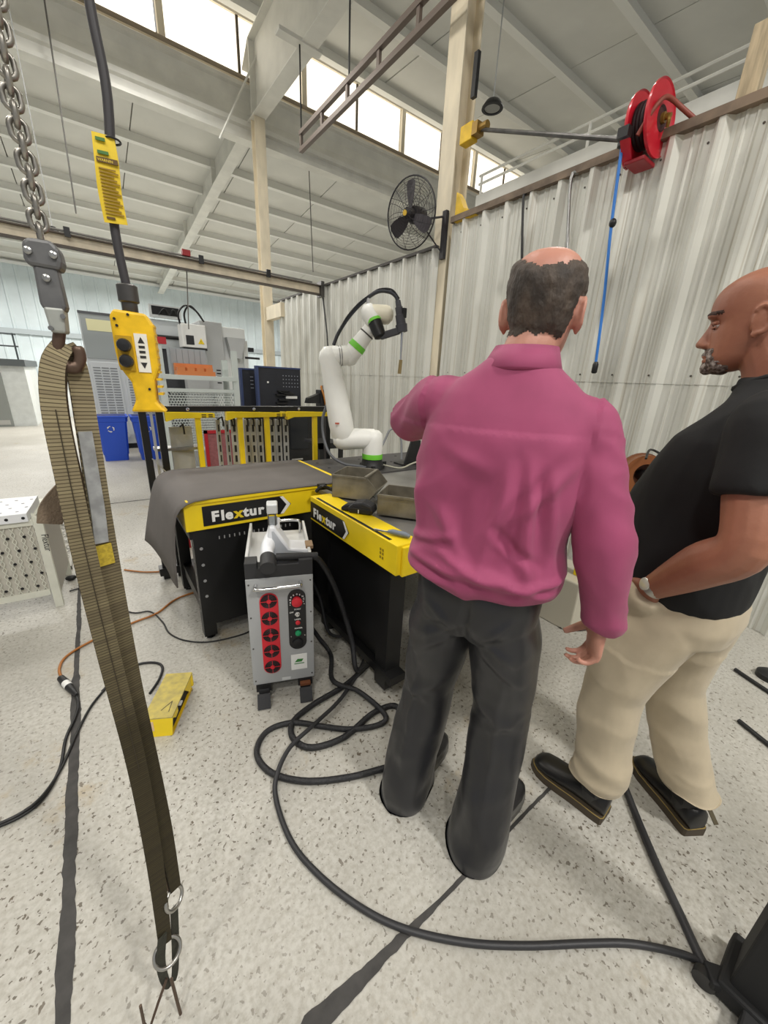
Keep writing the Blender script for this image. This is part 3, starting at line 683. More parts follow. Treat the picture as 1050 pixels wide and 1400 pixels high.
MB().prism([(-.005, 0), (.005, 0), (0, .010)], 0, .0006, (.0095, -.0240, .115), (1, 0, 0), (0, 0, 1), (0, 1, 0)).build('arrow_mark', INK, st)
MB().prism([(-.005, 0), (.005, 0), (0, -.010)], 0, .0006, (.0095, -.0240, .084), (1, 0, 0), (0, 0, 1), (0, 1, 0)).build('arrow_mark', INK, st)
for z in (.091, .099, .107): MB().box(.005, .014, -.0242, -.0236, z, z+.004).build('print_line', INK, st)
for x, z in ((-.024, .15), (-.004, .158), (.012, .04), (-.022, .14)): MB().lathe([(.0022, 0), (.0022, .002)], (x, -.022, z), (0, -1, 0), 8).build('screw', BLK, t)
MB().lathe([(.010, .16), (.012, .165), (.012, .178), (.0155, .180), (.0155, .204), (.013, .206), (.008, .207)], (-.002, 0, 0), n=20).build('cable_gland', DSTEEL, t, 40)
zc = 2.75-p0.z
MB().tube(curve_pts([(-.002, 0, .2), (-.006, 0, .30), (.010, 0, .45), (.005, 0, .56), (.0, 0, .8), (0, -.02, zc)], 6), .0068, 10).build('cable', M('cable_black', (56, 54, 56), .55), t, 60)
tg = ribbon('warning_tag', [p0+V((-.002, -.009, .402)), p0+V((-.002, -.010, .37)), p0+V((-.004, -.0105, .33)), p0+V((-.002, -.0105, .289))], [.028, .031, .031, .031], M('tag_yellow', (228, 196, 40), .5, vary=.08, scale=40), t, th=.0008, wdir=V((1, .05, 0)))
# tag print
GRN = M('tag_green', (74, 120, 60), .6)
e1 = V((1, .02, 0)); e2 = V((0, 0, 1))
for z, m_, hgt, x0, x1 in ((.392, GRN, .004, -.012, .0), (.376, GRN, .004, -.012, .002), (.3655, M('tag_bar', (96, 72, 30), .6), .0065, -.0145, .0125), (.2935, M('tag_bar', (96, 72, 30), .6), .003, -.013, -.002)):
    MB().box(x0, x1, -.0128, -.0113, z-.0, z+hgt).build('print_block', m_, tg)
text('print_text', 'WARNING', .0048, M('tag_yellow2', (240, 210, 70), .5), tg, (-.0135, -.0130, .3668), e1, e2, .0002)
for k in range(14): MB().box(-.0135, .011-.003*(k % 3), -.0128, -.0116, .300+k*.0044, .3016+k*.0044).build('print_line', M('tag_print', (150, 120, 40), .6), tg)
# the tag hangs off a wrap round the cable
MB().ring((.008, 0, .40), (0, 0, 1), .011, .0015, 14, 5).build('tag_tie', BLK, t)
# ================================================================== work tables
TB = M('table_black', (22, 22, 23), .4, vary=.2, scale=5); TOPG = M('table_top_grey', (78, 76, 76), .5, .3, vary=.12, scale=4)
LOGOB = M('logo_black', (20, 20, 22), .4); LOGOW = M('logo_white', (240, 240, 238), .5); LOGOY = M('logo_yellow', (236, 206, 30), .5)
CHROME = M('chrome', (210, 210, 210), .15, 1.0)
def foot(t, x, y):
    MB().lathe([(.028, 0), (.028, .008), (.012, .016), (.012, .05)], (x, y, 0), n=14).build('levelling_foot', CHROME, t, 40)
def logo(t, o, ex, ey, L_, H_):
    """black arrow-ended plate with the white word and chevron, L_ long, H_ high"""
    ex, ey = V(ex).normalized(), V(ey).normalized(); en = ex.cross(ey)
    pl = MB().prism([(0, 0), (L_*.88, 0), (L_, H_*.5), (L_*.88, H_), (0, H_)], 0, .0015, o, ex, ey, en).build('logo_plate', LOGOB, t)
    MB().prism([(L_*.86, H_*.02), (L_*.90, H_*.02), (L_*.99, H_*.5), (L_*.90, H_*.98), (L_*.86, H_*.98), (L_*.94, H_*.5)], .0015, .0025, o, ex, ey, en).build('chevron', LOGOW, pl)
    q = V(o)+en*.002
    s_ = H_*.70; x = .085*L_
    for ch, wd, m_ in (('F', .60, LOGOW), ('l', .28, LOGOW), ('e', .60, LOGOW), ('x', .58, LOGOY), ('t', .40, LOGOW), ('u', .60, LOGOW), ('r', .44, LOGOW)):
        text('letter', ch, s_, m_, pl, q+ex*x+ey*(H_*.2), ex, ey, .0006, s_*.045, 1.06); x += wd*s_*1.06
# left table with the draped mat
t = thing('fixture_table', 'yellow edged black fixture table under the grey mat', 'table', (.74, 2.49, 0))
tx, ty = .74, 2.49
def B(*a): return MB().box(a[0]-tx, a[1]-tx, a[2]-ty, a[3]-ty, a[4], a[5])
B(.29, 1.22, 2.13, 2.86, .845, .870).build('top_plate', TOPG, t)
sk = B(.285, 1.20, 2.105, 2.13, .715, .868).build('skirt', YEL, t, bevel=.003)
B(.285, .31, 2.13, 2.86, .715, .868).build('skirt', YEL, t, bevel=.003)
B(.285, 1.2, 2.86, 2.88, .715, .868).build('skirt', YEL, t, bevel=.003)
B(.30, 1.22, 2.095, 2.135, .868, .884).build('edge_strip', YEL, t)
logo(t, V((.372, 2.1035, .735))-V((tx, ty, 0)), (1, 0, 0), (0, 0, 1), .50, .112)
for x in (.35, 1.12):
    for y in (2.16, 2.82):
        B(x-.035, x+.035, y-.035, y+.035, .03, .72).build('leg', TB, t); foot(t, x-tx, y-ty)
B(.385, 1.085, 2.13, 2.145, .10, .66).build('front_panel', TB, t)
B(.30, 1.2, 2.13, 2.86, .66, .72).build('top_frame', TB, t)
B(.34, .36, 2.2, 2.78, .62, .66).build('side_rail', TB, t)
B(.33, 1.15, 2.19, 2.8, .20, .225).build('lower_shelf', TB, t)
B(.335, .365, 2.18, 2.8, .13, .2).build('side_rail', TB, t)
tick = MB().cbox((0, 0, 0), (.006, .002, .018)).mesh('slot'); tick.materials.append(M('slot_pale', (150, 150, 150), .5))
for k in range(16):
    o = link('slot', tick, None, t); o.location = (.45+k*.028-tx, 2.1290-ty, .645)
dot = MB().lathe([(.009, 0), (.009, .002)], n=10, axis=(0, -1, 0)).mesh('hole'); dot.materials.append(M('slot_pale', (150, 150, 150), .5))
for k in range(4):
    o = link('hole', dot, None, t); o.location = (.35-tx, 2.1245-ty, .30+k*.1)
dx_ = MB().lathe([(.009, 0), (.009, .002)], n=10, axis=(-1, 0, 0)).mesh('hole'); dx_.materials.append(M('slot_pale', (150, 150, 150), .5))
for k in range(6):
    for y in (2.15, 2.82):
        o = link('hole', dx_, None, t); o.location = (.3145-tx, y-ty, .2+k*.08)
# grey rubber mat: lies on the table and curves down over the left end
prof = [(1.235, .889), (.9, .889), (.6, .889), (.42, .890), (.34, .888), (.30, .878), (.265, .855), (.245, .82), (.232, .76), (.222, .66), (.212, .54), (.205, .42)]
vs = []; fs = []; NY = 16
for i, (x, z) in enumerate(prof):
    for j in range(NY+1):
        y = 2.085 + .78*j/NY
        fr = j/NY; hang = max(0, (.86-z)/.45)
        zz = z - (.0 if hang <= 0 else 0); xx = x - .075*hang*fr
        if hang > .5: zz = z + (.05*math.sin(fr*3.1) if fr > .15 else 0)*(hang-.5)*2
        y2 = y + (.01*math.sin(i*.9) if j == 0 else 0)
        vs.append((xx, y2, zz + .002*noise.noise((x*6, y*5, 0))))
for i in range(len(prof)-1):
    for j in range(NY):
        a = i*(NY+1)+j; fs.append((a, a+1, a+NY+2, a+NY+1))
o = MB().add(vs, fs).build('rubber_mat', M('mat_grey', (104, 99, 96), .75, vary=.06, scale=6, bump=.08, bscale=200), smooth=60)
s_ = o.modifiers.new('thickness', 'SOLIDIFY'); s_.thickness = .006; s_.offset = 0
tag(o, 'dark grey rubber mat draped over the left end of the yellow edged table', 'mat')
# right table: long yellow front rail, steel top, robot plate
t = thing('welding_table', 'yellow railed black welding table carrying the white robot arm', 'table', (1.75, 1.95, 0)); tx, ty = 1.75, 1.95
B(1.06, 2.6, 1.16, 2.27, .835, .860).build('top_plate', M('plate_steel', (150, 148, 144), .4, .5, vary=.15, scale=5), t)
B(1.285, 2.6, 2.27, 2.88, .84, .872).build('robot_plate', TOPG, t)
B(.93, 1.06, 1.13, 1.955, .728, .870).build('front_rail', YEL, t, bevel=.003)
B(1.06, 2.6, 1.13, 1.16, .728, .870).build('end_rail', YEL, t, bevel=.003)
B(.955, 1.075, 1.115, 1.135, .722, .862).build('end_cap', YEL, t, bevel=.004)
B(.94, .955, 1.2, 1.9, .8705, .872).build('rail_seam', TB, t)
logo(t, V((.928, 1.945, .742))-V((tx, ty, 0)), (0, -1, 0), (0, 0, 1), .43, .10)
# fork lift marking
q = V((.9285, 1.235, .79))-V((tx, ty, 0))
for dz, h_ in ((.0, .012), (.018, .012), (-.02, .012)):
    for dy in (-.014, .004): MB().box(q.x-.001, q.x, q.y+dy, q.y+dy+.010, q.z+dz, q.z+dz+h_).build('stencil_mark', M('stencil', (150, 126, 20), .6), t)
for x in (1.01, 2.5):
    for y in (1.25, 1.85, 2.8):
        if y > 2 and x < 1.2: x = 1.335
        B(x-.045, x+.045, y-.045, y+.045, .03, .73).build('leg', TB, t); foot(t, x-tx, y-ty)
B(.985, 1.0, 1.25, 2.06, .16, .73).build('side_panel', TB, t)
B(1.30, 2.5, 2.78, 2.80, .12, .73).build('back_panel', TB, t)
B(.955, 1.05, 1.15, 2.06, .10, .145).build('foot_rail', TB, t)
B(1.0, 2.5, 1.2, 2.06, .68, .73).build('top_frame', TB, t); B(1.29, 2.5, 2.06, 2.85, .68, .73).build('top_frame', TB, t)
hole = MB().lathe([(.012, 0), (.012, .0015)], n=10).mesh('hole'); hole.materials.append(BLKM)
for i in range(6):
    for j in range(3):
        x, y = 1.38+i*.2, 2.36+j*.2
        if (x-1.69)**2+(y-2.42)**2 < .02: continue
        o = link('hole', hole, None, t); o.location = (x-tx, y-ty, .872)
# yellow corner casting where the two tables meet
b = MB(); b.box(1.225, 1.28, 2.20, 2.86, .74, .884); tag(b.build('corner_block', YEL, bevel=.004), 'yellow corner block joining the mat covered table and the robot plate', 'block')
# connector plugs on the table corner
b = MB(); b.tube(curve_pts([(1.0, 2.02, .87), (1.03, 2.0, .905), (1.07, 1.99, .89), (1.10, 1.96, .875)], 5), .011, 7); b.cbox((1.045, 2.03, .895), (.05, .03, .035)); tag(b.build('cable_plug', BLK), 'black plug and cable stub on the corner of the yellow rail', 'plug')
# ---------------------------------------------------------------- hopper bins, pouch and tools
BIN = M('bin_steel', (142, 136, 122), .45, .55, vary=.22, scale=12); BIN2 = M('bin_inside', (172, 168, 158), .45, .5, vary=.15, scale=14)
def hopper(name, o, rz, L_, W_, H_, label):
    t = thing(name, label, 'bin', o, rz)
    th = .003
    MB().box(0, L_, 0, W_, 0, th).build('floor_plate', BIN2, t)
    for y in (0, W_-th):
        MB().prism([(0, 0), (L_, 0), (L_+.05, .06*H_/.12), (L_-.01, H_), (0, H_)], y, y+th, (0, 0, 0), (1, 0, 0), (0, 0, 1), (0, 1, 0)).build('side_wall', BIN, t)
    MB().box(0, th, 0, W_, 0, H_).build('back_wall', BIN, t)
    MB().prism([(L_, 0), (L_+.05, .06*H_/.12), (L_+.053, .06*H_/.12), (L_+.003, 0)], 0, W_, (0, 0, 0), (1, 0, 0), (0, 0, 1), (0, 1, 0)).build('front_lip', BIN, t)
    MB().bar((L_-.02, 0, H_), (L_-.02, W_, H_), .014, .008).build('cross_bar', BIN, t)
    for y in (-.004, W_+.004): MB().bar((0, y, H_-.005), (L_-.012, y, H_-.005), .010, .010).build('rim', BIN, t)
    return t
hopper('steel_bin', (1.035, 1.885, .872), math.radians(-52), .22, .23, .135, 'open steel hopper bin nearest the robot base')
hopper('steel_bin', (1.085, 1.50, .872), math.radians(-52), .22, .2, .11, 'second open steel hopper bin beside the black pouch')
b = MB(); P = [(.0, .0), (.13, 0), (.14, .02), (.13, .05), (.08, .065), (.03, .055), (.0, .03)]
t = thing('black_pouch', 'black zip pouch marked 1 on the yellow rail', 'pouch', (1.005, 1.625, .872), math.radians(-53))
MB().prism(P, -.05, .03).build('body', M('pouch_black', (34, 34, 37), .6, bump=.1), t, bevel=.012)
MB().prism([(p_[0]*.75-.045, p_[1]*.6) for p_ in P], -.03, .02).build('flap', M('pouch_black2', (28, 28, 30), .7), t, bevel=.008)
MB().tube([(0, -.052, .028), (.07, -.054, .03), (.135, -.052, .026)], .002, 5).build('zip', BLK, t)
text('mark', '1', .026, LOGOW, t, (.055, -.0535, .006), (1, 0, 0), (0, 0, 1), .0005, .001)
t = thing('hand_tool', 'grey handled tool lying on the yellow rail', 'tool', (.99, 1.23, .874), math.radians(-62))
MB().tube([(-.10, 0, .006), (-.03, 0, .007)], .005, 8).build('blade', STEEL, t); MB().tube([(-.03, 0, .010), (-.01, 0, .013), (.05, 0, .013), (.075, 0, .009)], [.007, .012, .013, .008], 10).build('handle', M('tool_grey', (120, 130, 142), .5), t, 60)
b = MB(); P = curve_pts([atz(492, 678, .885), atz(503, 676, .90), atz(512, 680, .895), atz(515, 684, .885)], 6); b.tube(P, .004, 6); tag(b.build('clamp_wire', STEEL, smooth=60), 'bent steel wire lying in the bin by the robot', 'wire')
# ---------------------------------------------------------------- collaborative robot arm
rb0 = V((1.69, 2.43, .872)); RD = math.hypot(rb0.x, rb0.y)
t = thing('robot_arm', 'white collaborative robot arm with green bands on the table', 'robot', rb0)
RW = M('robot_white', (240, 240, 234), .4, vary=.02); RG = M('robot_green', (116, 206, 60), .45)
def rp(px, py, d=0): return atd(px, py, RD+d)-rb0
MB().lathe([(.098, 0), (.098, .015), (.085, .035), (.078, .07), (.07, .075)], n=36).build('base', BLK, t, 40)
for k in range(6):
    a = k*math.pi/3; MB().cbox((.085*math.cos(a), .085*math.sin(a), .02), (.03, .03, .02)).build('base_bolt', BLK, t)
MB().lathe([(.079, .075), (.08, .08), (.08, .110), (.079, .114)], n=36).build('green_band', RG, t, 40)
sh = rp(504, 598)      # shoulder centre height
MB().tube([(0, 0, .114), (0, 0, sh.z-.02), (0, 0, sh.z+.03), (0, 0, sh.z+.055)], [.078, .078, .072, .045], 28).build('shoulder', RW, t, 60)
j2 = rp(470, 600, -.02); e = (V((0, 0, sh.z))-j2)
MB().tube([V((0, 0, sh.z-.005))+e*.05, V((0, 0, sh.z-.005))-e*.3, j2+V((0, 0, -.002)), j2-e*.22, j2-e*.36], [.07, .077, .082, .072, .035], 28).build('shoulder_joint', RW, t, 60)
j3 = rp(450, 487, -.03)
ua = j3-j2
MB().tube([j2-ua*.02+V((0, 0, -.06)), j2+ua*.03, j2+ua*.2, j2+ua*.55, j2+ua*.9, j3, j3+ua*.06, j3+ua*.11], [.035, .084, .092, .083, .072, .074, .06, .028], 28).build('upper_arm', RW, t, 60)
l0 = rp(461, 579, -.125); MB().obox(l0, (.030, .004, .012), Matrix.Rotation(math.radians(-35), 3, 'Z')).build('maker_label', M('label_red', (176, 90, 70), .5), t)
f0 = rp(478, 486, -.01)
MB().tube([j3-(f0-j3)*.1, j3+(f0-j3)*.2, f0, f0+(f0-j3)*.25], [.05, .068, .066, .04], 28).build('elbow_joint', RW, t, 60)
for k in (.45, .55): MB().tube([j3+(f0-j3)*k, j3+(f0-j3)*(k+.04)], [.070, .070], 28).build('cable_clip', STEEL, t, 40)
fa, fb = rp(476, 490, -.01), rp(514, 440, -.03); fd = fb-fa
MB().tube([fa-fd*.12, fa, fa+fd*.3, fa+fd*.7, fb], [.04, .064, .060, .050, .044], 28).build('forearm', RW, t, 60)
MB().tube([fa+fd*.27, fa+fd*.40], [.0635, .0605], 28).build('green_band', RG, t, 60)
MB().tube([fa+fd*.66, fa+fd*.69], [.054, .054], 24).build('hose_clamp', DSTEEL, t, 60)
wj = rp(505, 428, -.05); wk = rp(532, 431, -.03)
MB().tube([wj+V((-.02, 0, .055)), wj+V((-.012, 0, .03)), wj, rp(512, 440, -.06)], [.025, .05, .062, .058], 24).build('wrist', RW, t, 60)
MB().tube([wj, wk-(wk-wj)*.2, wk, wk+(wk-wj)*.18], [.056, .062, .058, .03], 24).build('wrist_joint', M('robot_cream', (236, 230, 208), .4), t, 60)
b0, b1 = rp(511, 437, -.07), rp(520, 460, -.10); bd = b1-b0
MB().tube([b0, b0+bd*.16], [.050, .052], 24).build('green_band', RG, t, 60)
MB().tube([b0+bd*.16, b0+bd*.55, b1, b1+bd*.08], [.046, .046, .042, .025], 20).build('tool_flange', BLK, t, 50)
MB().bar(b1+V((0, 0, .0)), rp(546, 452, -.11), .035, .045).build('torch_bracket', M('bracket_grey', (64, 64, 68), .5), t, bevel=.006)
tc0, tc1 = rp(544, 411, -.10), rp(550, 454, -.11); td = tc1-tc0
MB().tube([tc0, tc0+td*.2, tc0+td*.21, tc0+td*.45, tc0+td*.46, tc0+td*.75, tc0+td*.76, tc1], [.018, .020, .026, .026, .032, .032, .04, .036], 16).build('torch_body', M('torch_grey', (70, 70, 76), .5), t, 40)
MB().obox(rp(552, 428, -.11), (.03, .03, .06), Matrix.Identity(3)).build('torch_clamp', BLK, t, bevel=.004)
MB().tube([tc1, rp(549, 470, -.11), rp(548, 492, -.11)], [.010, .009, .007], 12).build('torch_neck', CHROME, t, 60)
MB().tube([rp(548, 492, -.11), rp(546, 511, -.11)], [.012, .013], 12).build('nozzle', M('nozzle_brass', (166, 146, 104), .35, .8), t, 40)
H1 = curve_pts([rp(456, 472, .0), rp(463, 455, .0), rp(478, 432, -.02), rp(497, 412, -.04), rp(516, 399, -.07), rp(532, 399, -.09), rp(541, 405, -.10), rp(544, 413, -.10)], 6)
MB().tube(H1, .0125, 10).build('torch_hose', M('hose_black', (44, 46, 52), .5), t, 60)
H2 = curve_pts([rp(458, 470, -.02), rp(470, 440, -.03), rp(488, 417, -.05), rp(507, 402, -.06), rp(520, 395, -.08), rp(536, 396, -.1), rp(546, 408, -.11)], 6)
MB().tube(H2, .005, 8).build('torch_lead', BLK, t, 60)
MB().tube([H1[20]-V((0, 0, .004)), H1[20]-V((0, 0, .05))], .012, 10).build('hose_tag', M('tag_steel', (176, 176, 176), .4), t)
H3 = curve_pts([rp(452, 540, .03), rp(446, 556, .05), rp(441, 575, .04), rp(443, 600, .0), rp(452, 622, -.06), rp(470, 634, -.08), rp(488, 637, -.06), V((-.09, -.05, .02))], 6)
MB().tube(H3, .011, 9).build('base_cable', M('cable_grey', (92, 94, 98), .5), t, 60)
H4 = curve_pts([V((.09, .0, .02)), rp(530, 637, .02), rp(548, 640, .02), rp(563, 634, .08), rp(580, 628, .1)], 5)
MB().tube(H4, .007, 8).build('base_cable', M('cable_pale', (170, 168, 150), .5), t, 60)
H5 = curve_pts([rp(519, 616, .15), rp(527, 600, .2), rp(533, 588, .22), rp(541, 588, .25), rp(548, 598, .25), rp(549, 628, .2)], 5)
MB().tube(H5, .009, 8).build('base_hose', M('hose_grey', (130, 132, 134), .5), t, 60)
MB().cbox((.10, .0, .03), (.05, .04, .03)).build('connector', BLK, t)
# black stand behind the pink-shirted man on the robot plate
p = atz(557, 636, .872); t = thing('black_stand', 'small black sloping stand on the robot plate beside the pink shirt', 'stand', (p.x+.03, p.y+.05, .872))
MB().prism([(-.09, 0), (.12, 0), (.12, .012), (-.09, .012)], -.06, .06).build('base', BLK, t)
MB().prism([(-.06, .012), (.1, .012), (.1, .2), (-.0, .2)], -.05, -.03).build('upright', BLK, t, bevel=.004)
# ---------------------------------------------------------------- rack behind the table
Yk = 3.08
def kp(px, py, dy=0): return aty(px, py, Yk+dy)
t = thing('fixture_rack', 'black overhead bar rack with yellow clamp arms behind the mat table', 'rack', (.9, Yk, 0)); ko = V((.9, Yk, 0))
MB().box(.235-.9, 1.66-.9, -.03, .03, 1.255, 1.292).build('top_bar', TB, t)
for x in (.245, .345): MB().box(x-.9-.022, x-.9+.022, -.02, .02, 0, 1.26).build('post', TB, t)
MB().box(.287-.9, .303-.9, -.022, -.008, .7, 1.26).build('post_edge', ALU, t)
MB().bar((.262-.9, -.024, .94), (.335-.9, -.024, .84), .05, .006).build('brace_plate', ALU, t)
MB().box(1.62-.9, 1.66-.9, -.02, .02, 0, 1.26).build('post', TB, t)
bt = MB().lathe([(.012, 0), (.012, .008), (.005, .010)], axis=(0, -1, 0), n=10).mesh('bolt'); bt.materials.append(CHROME)
for px in (255, 345, 406):
    o = link('bolt', bt, None, t); o.location = V((kp(px, 557).x-.9, -.03, 1.273))
for (a, c_) in ((224, 291), (307, 389), (389, 456)):
    xa, xc = kp(a, 566).x-.9, kp(c_, 566).x-.9
    ar = MB().prism([(xa, 1.19), (xa, 1.255), (xa+.07, 1.255), (xc, 1.245), (xc, 1.215), (xa+.06, 1.21)], -.06, .0).build('clamp_arm', YEL, t, bevel=.003)
    for k in (0, 1):
        for z in (1.222, 1.236): MB().box(xc-.09+k*.045, xc-.06+k*.045, -.0615, -.0602, z-.004, z+.003).build('slot', BLK, ar)
    MB().bar((xa+.035, -.05, 1.23), (xa+.10, .30, 1.235), .04, .03).build('clamp_arm', YEL, t)
for px0, py0, px1, py1 in ((268, 570, 277, 665), (325, 566, 332, 660), (362, 570, 367, 660), (427, 568, 430, 655)):
    x = (kp(px0, py0).x+kp(px1, 640).x)/2-.9
    MB().box(x-.018, x+.018, -.045, -.01, .62, 1.235).build('yellow_post', YEL, t, bevel=.002)
MB().box(.78-.9, 1.0-.9, -.12, .02, .79, .805).build('foot_plate', YEL, t)
MB().box(.2-.9, 1.7-.9, -.04, .04, .04, .10).build('bottom_bar', TB, t)
# hanging fixture plates, each a thing
SLOT = M('slot_dark', (44, 44, 46), .7); PLT = M('plate_grey', (190, 192, 192), .45, .1, vary=.12, scale=7)
def plate(px, top, bot, wid, rz, label, holes=True, dy=.12):
    c = kp(px, top, dy); c2 = kp(px, bot, dy)
    t = thing('fixture_plate', label, 'plate', (c.x, c.y, c2.z), rz, 'fixture plates hanging in the rack')
    h = c.z-c2.z
    MB().box(-wid/2, wid/2, -.006, .006, 0, h).build('plate_body', PLT, t)
    if holes:
        for k in range(5):
            MB().box(-wid*.18, wid*.18, -.0072, -.006, .03+k*h*.18, .03+k*h*.18+h*.12).build('slot', SLOT, t)
    MB().tube([(0, -.004, h), (0, -.05, h+.02), (0, -.06, h-.02), (0, -.06, h-.05)], .007, 6).build('hook', BLK, t)
    return t
plate(246, 583, 652, .16, .25, 'wide grey fixture plate hanging at the left end of the rack', False)
for i, (px, w_) in enumerate(((297, .035), (309, .035), (319, .05), (337, .05), (345, .045), (354, .05), (371, .05), (380, .05), (390, .045))):
    ords = ['first', 'second', 'third', 'fourth', 'fifth', 'sixth', 'seventh', 'eighth', 'ninth']
    plate(px, 573, 650, w_, .5 if i < 2 else -.15, ords[i]+' narrow slotted grey bar from the left in the rack', True, .12+.02*(i % 2))
b = MB(); c = kp(236, 585, .5); b.box(c.x-.025, c.x+.025, c.y, c.y+.04, 0, c.z); tag(b.build('red_post', M('red_paint', (178, 34, 44), .5)), 'red upright post behind the left fixture plate', 'post')
b = MB(); c = kp(216, 615, .1); b.box(c.x-.02, c.x+.30, c.y-.02, c.y+.1, c.z-.01, c.z+.01); tag(b.build('steel_tongue', STEEL), 'flat steel tongue sticking out of the rack at left', 'bar')
t = thing('red_screen', 'red framed mesh screen behind the rack', 'screen', kp(305, 650, 1.2)); c0 = t.location
w_ = kp(326, 600, 1.2).x-kp(286, 600, 1.2).x; h_ = kp(305, 588, 1.2).z-c0.z
for a in ((-w_/2, -w_/2+.03, 0, h_), (w_/2-.03, w_/2, 0, h_), (-w_/2, w_/2, h_-.03, h_), (-w_/2, w_/2, 0, .03)): MB().box(a[0], a[1], -.015, .015, a[2], a[3]).build('frame', M('red_paint', (178, 34, 44), .5), t)
MB().box(-w_/2, w_/2, -.004, .004, 0, h_).build('mesh_panel', M('red_mesh', (150, 92, 94), .7, vary=.15, scale=30), t)
for x in (-w_/2+.015, w_/2-.015): MB().box(x-.015, x+.015, -.015, .015, -c0.z, 0).build('leg', M('red_paint', (178, 34, 44), .5), t)
# ================================================================== background workshop things
CART = M('cart_grey_green', (196, 204, 200), .45); DKG = M('dark_machine', (58, 60, 64), .6)
# ladder-framed shelf cart
Yc = 5.2
def cp(px, py, dy=0): return aty(px, py, Yc+dy)
x0, x1 = cp(222, 520).x, cp(322, 520).x
t = thing('shelf_cart', 'pale grey shelf cart with mesh front behind the rack', 'shelf cart', ((x0+x1)/2, Yc, 0)); cw = (x1-x0)/2
zt0, zt1 = cp(220, 470).z, cp(318, 480).z
for x, z in ((-cw, zt0), (cw, zt1)):
    for y in (0, .45): MB().box(x-.035, x+.035, y-.02, y+.02, .08, z if y == 0 else z-.1).build('upright', CART, t)
zs = cp(270, 516).z
MB().box(-cw, cw, -.03, .47, zs-.03, zs+.02).build('shelf', CART, t)
zb = cp(270, 534).z; zc_ = cp(270, 605).z
MB().box(-cw, cw, -.015, .015, zb-.02, zb+.02).build('rail', CART, t)
MB().box(-cw, cw, -.015, .015, zc_-.1, zc_-.06).build('rail', CART, t)
MB().box(-cw, cw, -.03, .47, .25, .29).build('shelf', CART, t)
mm = MB(); n = 26; hh = zb-zc_+.06
for k in range(-8, n):
    xa = -cw + 2*cw*k/n
    for s_ in (1, -1):
        a = V((xa, 0, zc_-.06)); bb = V((xa+hh*.5*1, 0, zb-.02))
        if s_ < 0: a, bb = V((xa+hh*.5, 0, zc_-.06)), V((xa, 0, zb-.02))
        # clip to the frame
        d = bb-a; t0, t1 = 0.0, 1.0
        for lim, sg in ((-cw, 1), (cw, -1)):
            if abs(d.x) > 1e-9:
                tt = (lim-a.x)/d.x
                if (a.x-lim)*sg < 0: t0 = max(t0, tt)
                if (bb.x-lim)*sg < 0: t1 = min(t1, tt)
        if t1 > t0: mm.bar(a+d*t0, a+d*t1, .010, .004, (0, 1, 0))
o = mm.build('mesh_front', CART, t)
for x in (-cw, cw):
    for y in (0, .45): MB().lathe([(.05, -.02), (.05, .02)], (x, y, .05), (1, 0, 0), 14).build('caster', BLK, t, 40)
# things on the cart
c = cp(268, 500); t = thing('orange_organiser', 'orange parts organiser on the shelf cart', 'organiser', (c.x, Yc+.1, zs+.02)); OR = M('orange_plastic', (206, 126, 72), .5)
MB().box(-.21, .21, -.1, .1, 0, .05).build('tray', OR, t); MB().box(-.21, .21, .02, .1, .05, .13).build('back_step', OR, t)
for k in range(4): MB().box(-.20+k*.102, -.12+k*.102, -.1, .02, .05, .085).build('cup', OR, t)
c = cp(263, 488); t = thing('drawer_stack', 'grey parts drawers behind the orange organiser', 'drawers', (c.x, Yc+.33, zs+.02)); GD = M('drawer_grey', (156, 162, 166), .5)
MB().box(-.2, .2, -.1, .1, 0, .30).build('body', GD, t)
for k in range(6): MB().box(-.195+k*.066, -.135+k*.066, -.108, -.1, .12, .29).build('drawer', GD, t)
b = MB(); c = cp(220, 468); b.box(c.x-.05, c.x+.05, Yc-.03, Yc+.05, zt0, zt0+.07); tag(b.build('red_latch', M('red_paint', (178, 34, 44), .5)), 'small red latch on the left upright of the shelf cart', 'latch')
# big grey machine
Ym = 7.2
def mp_(px, py, dy=0): return aty(px, py, Ym+dy)
xa, xb, xc = mp_(278, 500).x, mp_(308, 500).x, mp_(340, 500).x; zt = mp_(300, 441).z
t = thing('machine_tool', 'tall light grey machine enclosure behind the shelf cart', 'machine', ((xa+xc)/2, Ym, 0)); mc = (xa+xc)/2; MG = M('machine_grey', (192, 194, 194), .45); MW = M('machine_white', (226, 228, 226), .45)
MB().box(xa-mc, xb-mc, 0, 1.2, 0, zt).build('enclosure', MG, t, bevel=.01)
MB().box(xb-mc, xc-mc, .1, 1.2, 0, mp_(325, 448).z).build('enclosure', MW, t, bevel=.01)
zf = mp_(318, 462).z
MB().prism([(0, 0), (.30, 0), (.22, -.32), (.06, -.32)], -.06, .1, (xb-mc+.05, 0, zf), (1, 0, 0), (0, 0, 1), (0, 1, 0)).build('hopper', MG, t)
MB().box(xb-mc+.34, xc-mc+.02, .06, .1, mp_(330, 530).z, mp_(330, 465).z).build('door', MW, t)
zl = mp_(295, 507).z
for k in range(5): MB().box(xa-mc+.2, xb-mc-.08, -.006, 0, zl-.05*k, zl-.05*k+.02).build('louvre', SLOT, t)
MB().box(xa-mc+.1, xb-mc+.3, -.4, 0, 0, mp_(290, 540).z).build('base_cabinet', MW, t)
MB().box(xb-mc+.42, xb-mc+.52, .055, .06, mp_(330, 480).z, mp_(330, 474).z).build('badge', SLOT, t)
MB().box(xb-mc+.36, xb-mc+.62, .055, .06, mp_(330, 490).z, mp_(330, 487).z).build('handle', SLOT, t)
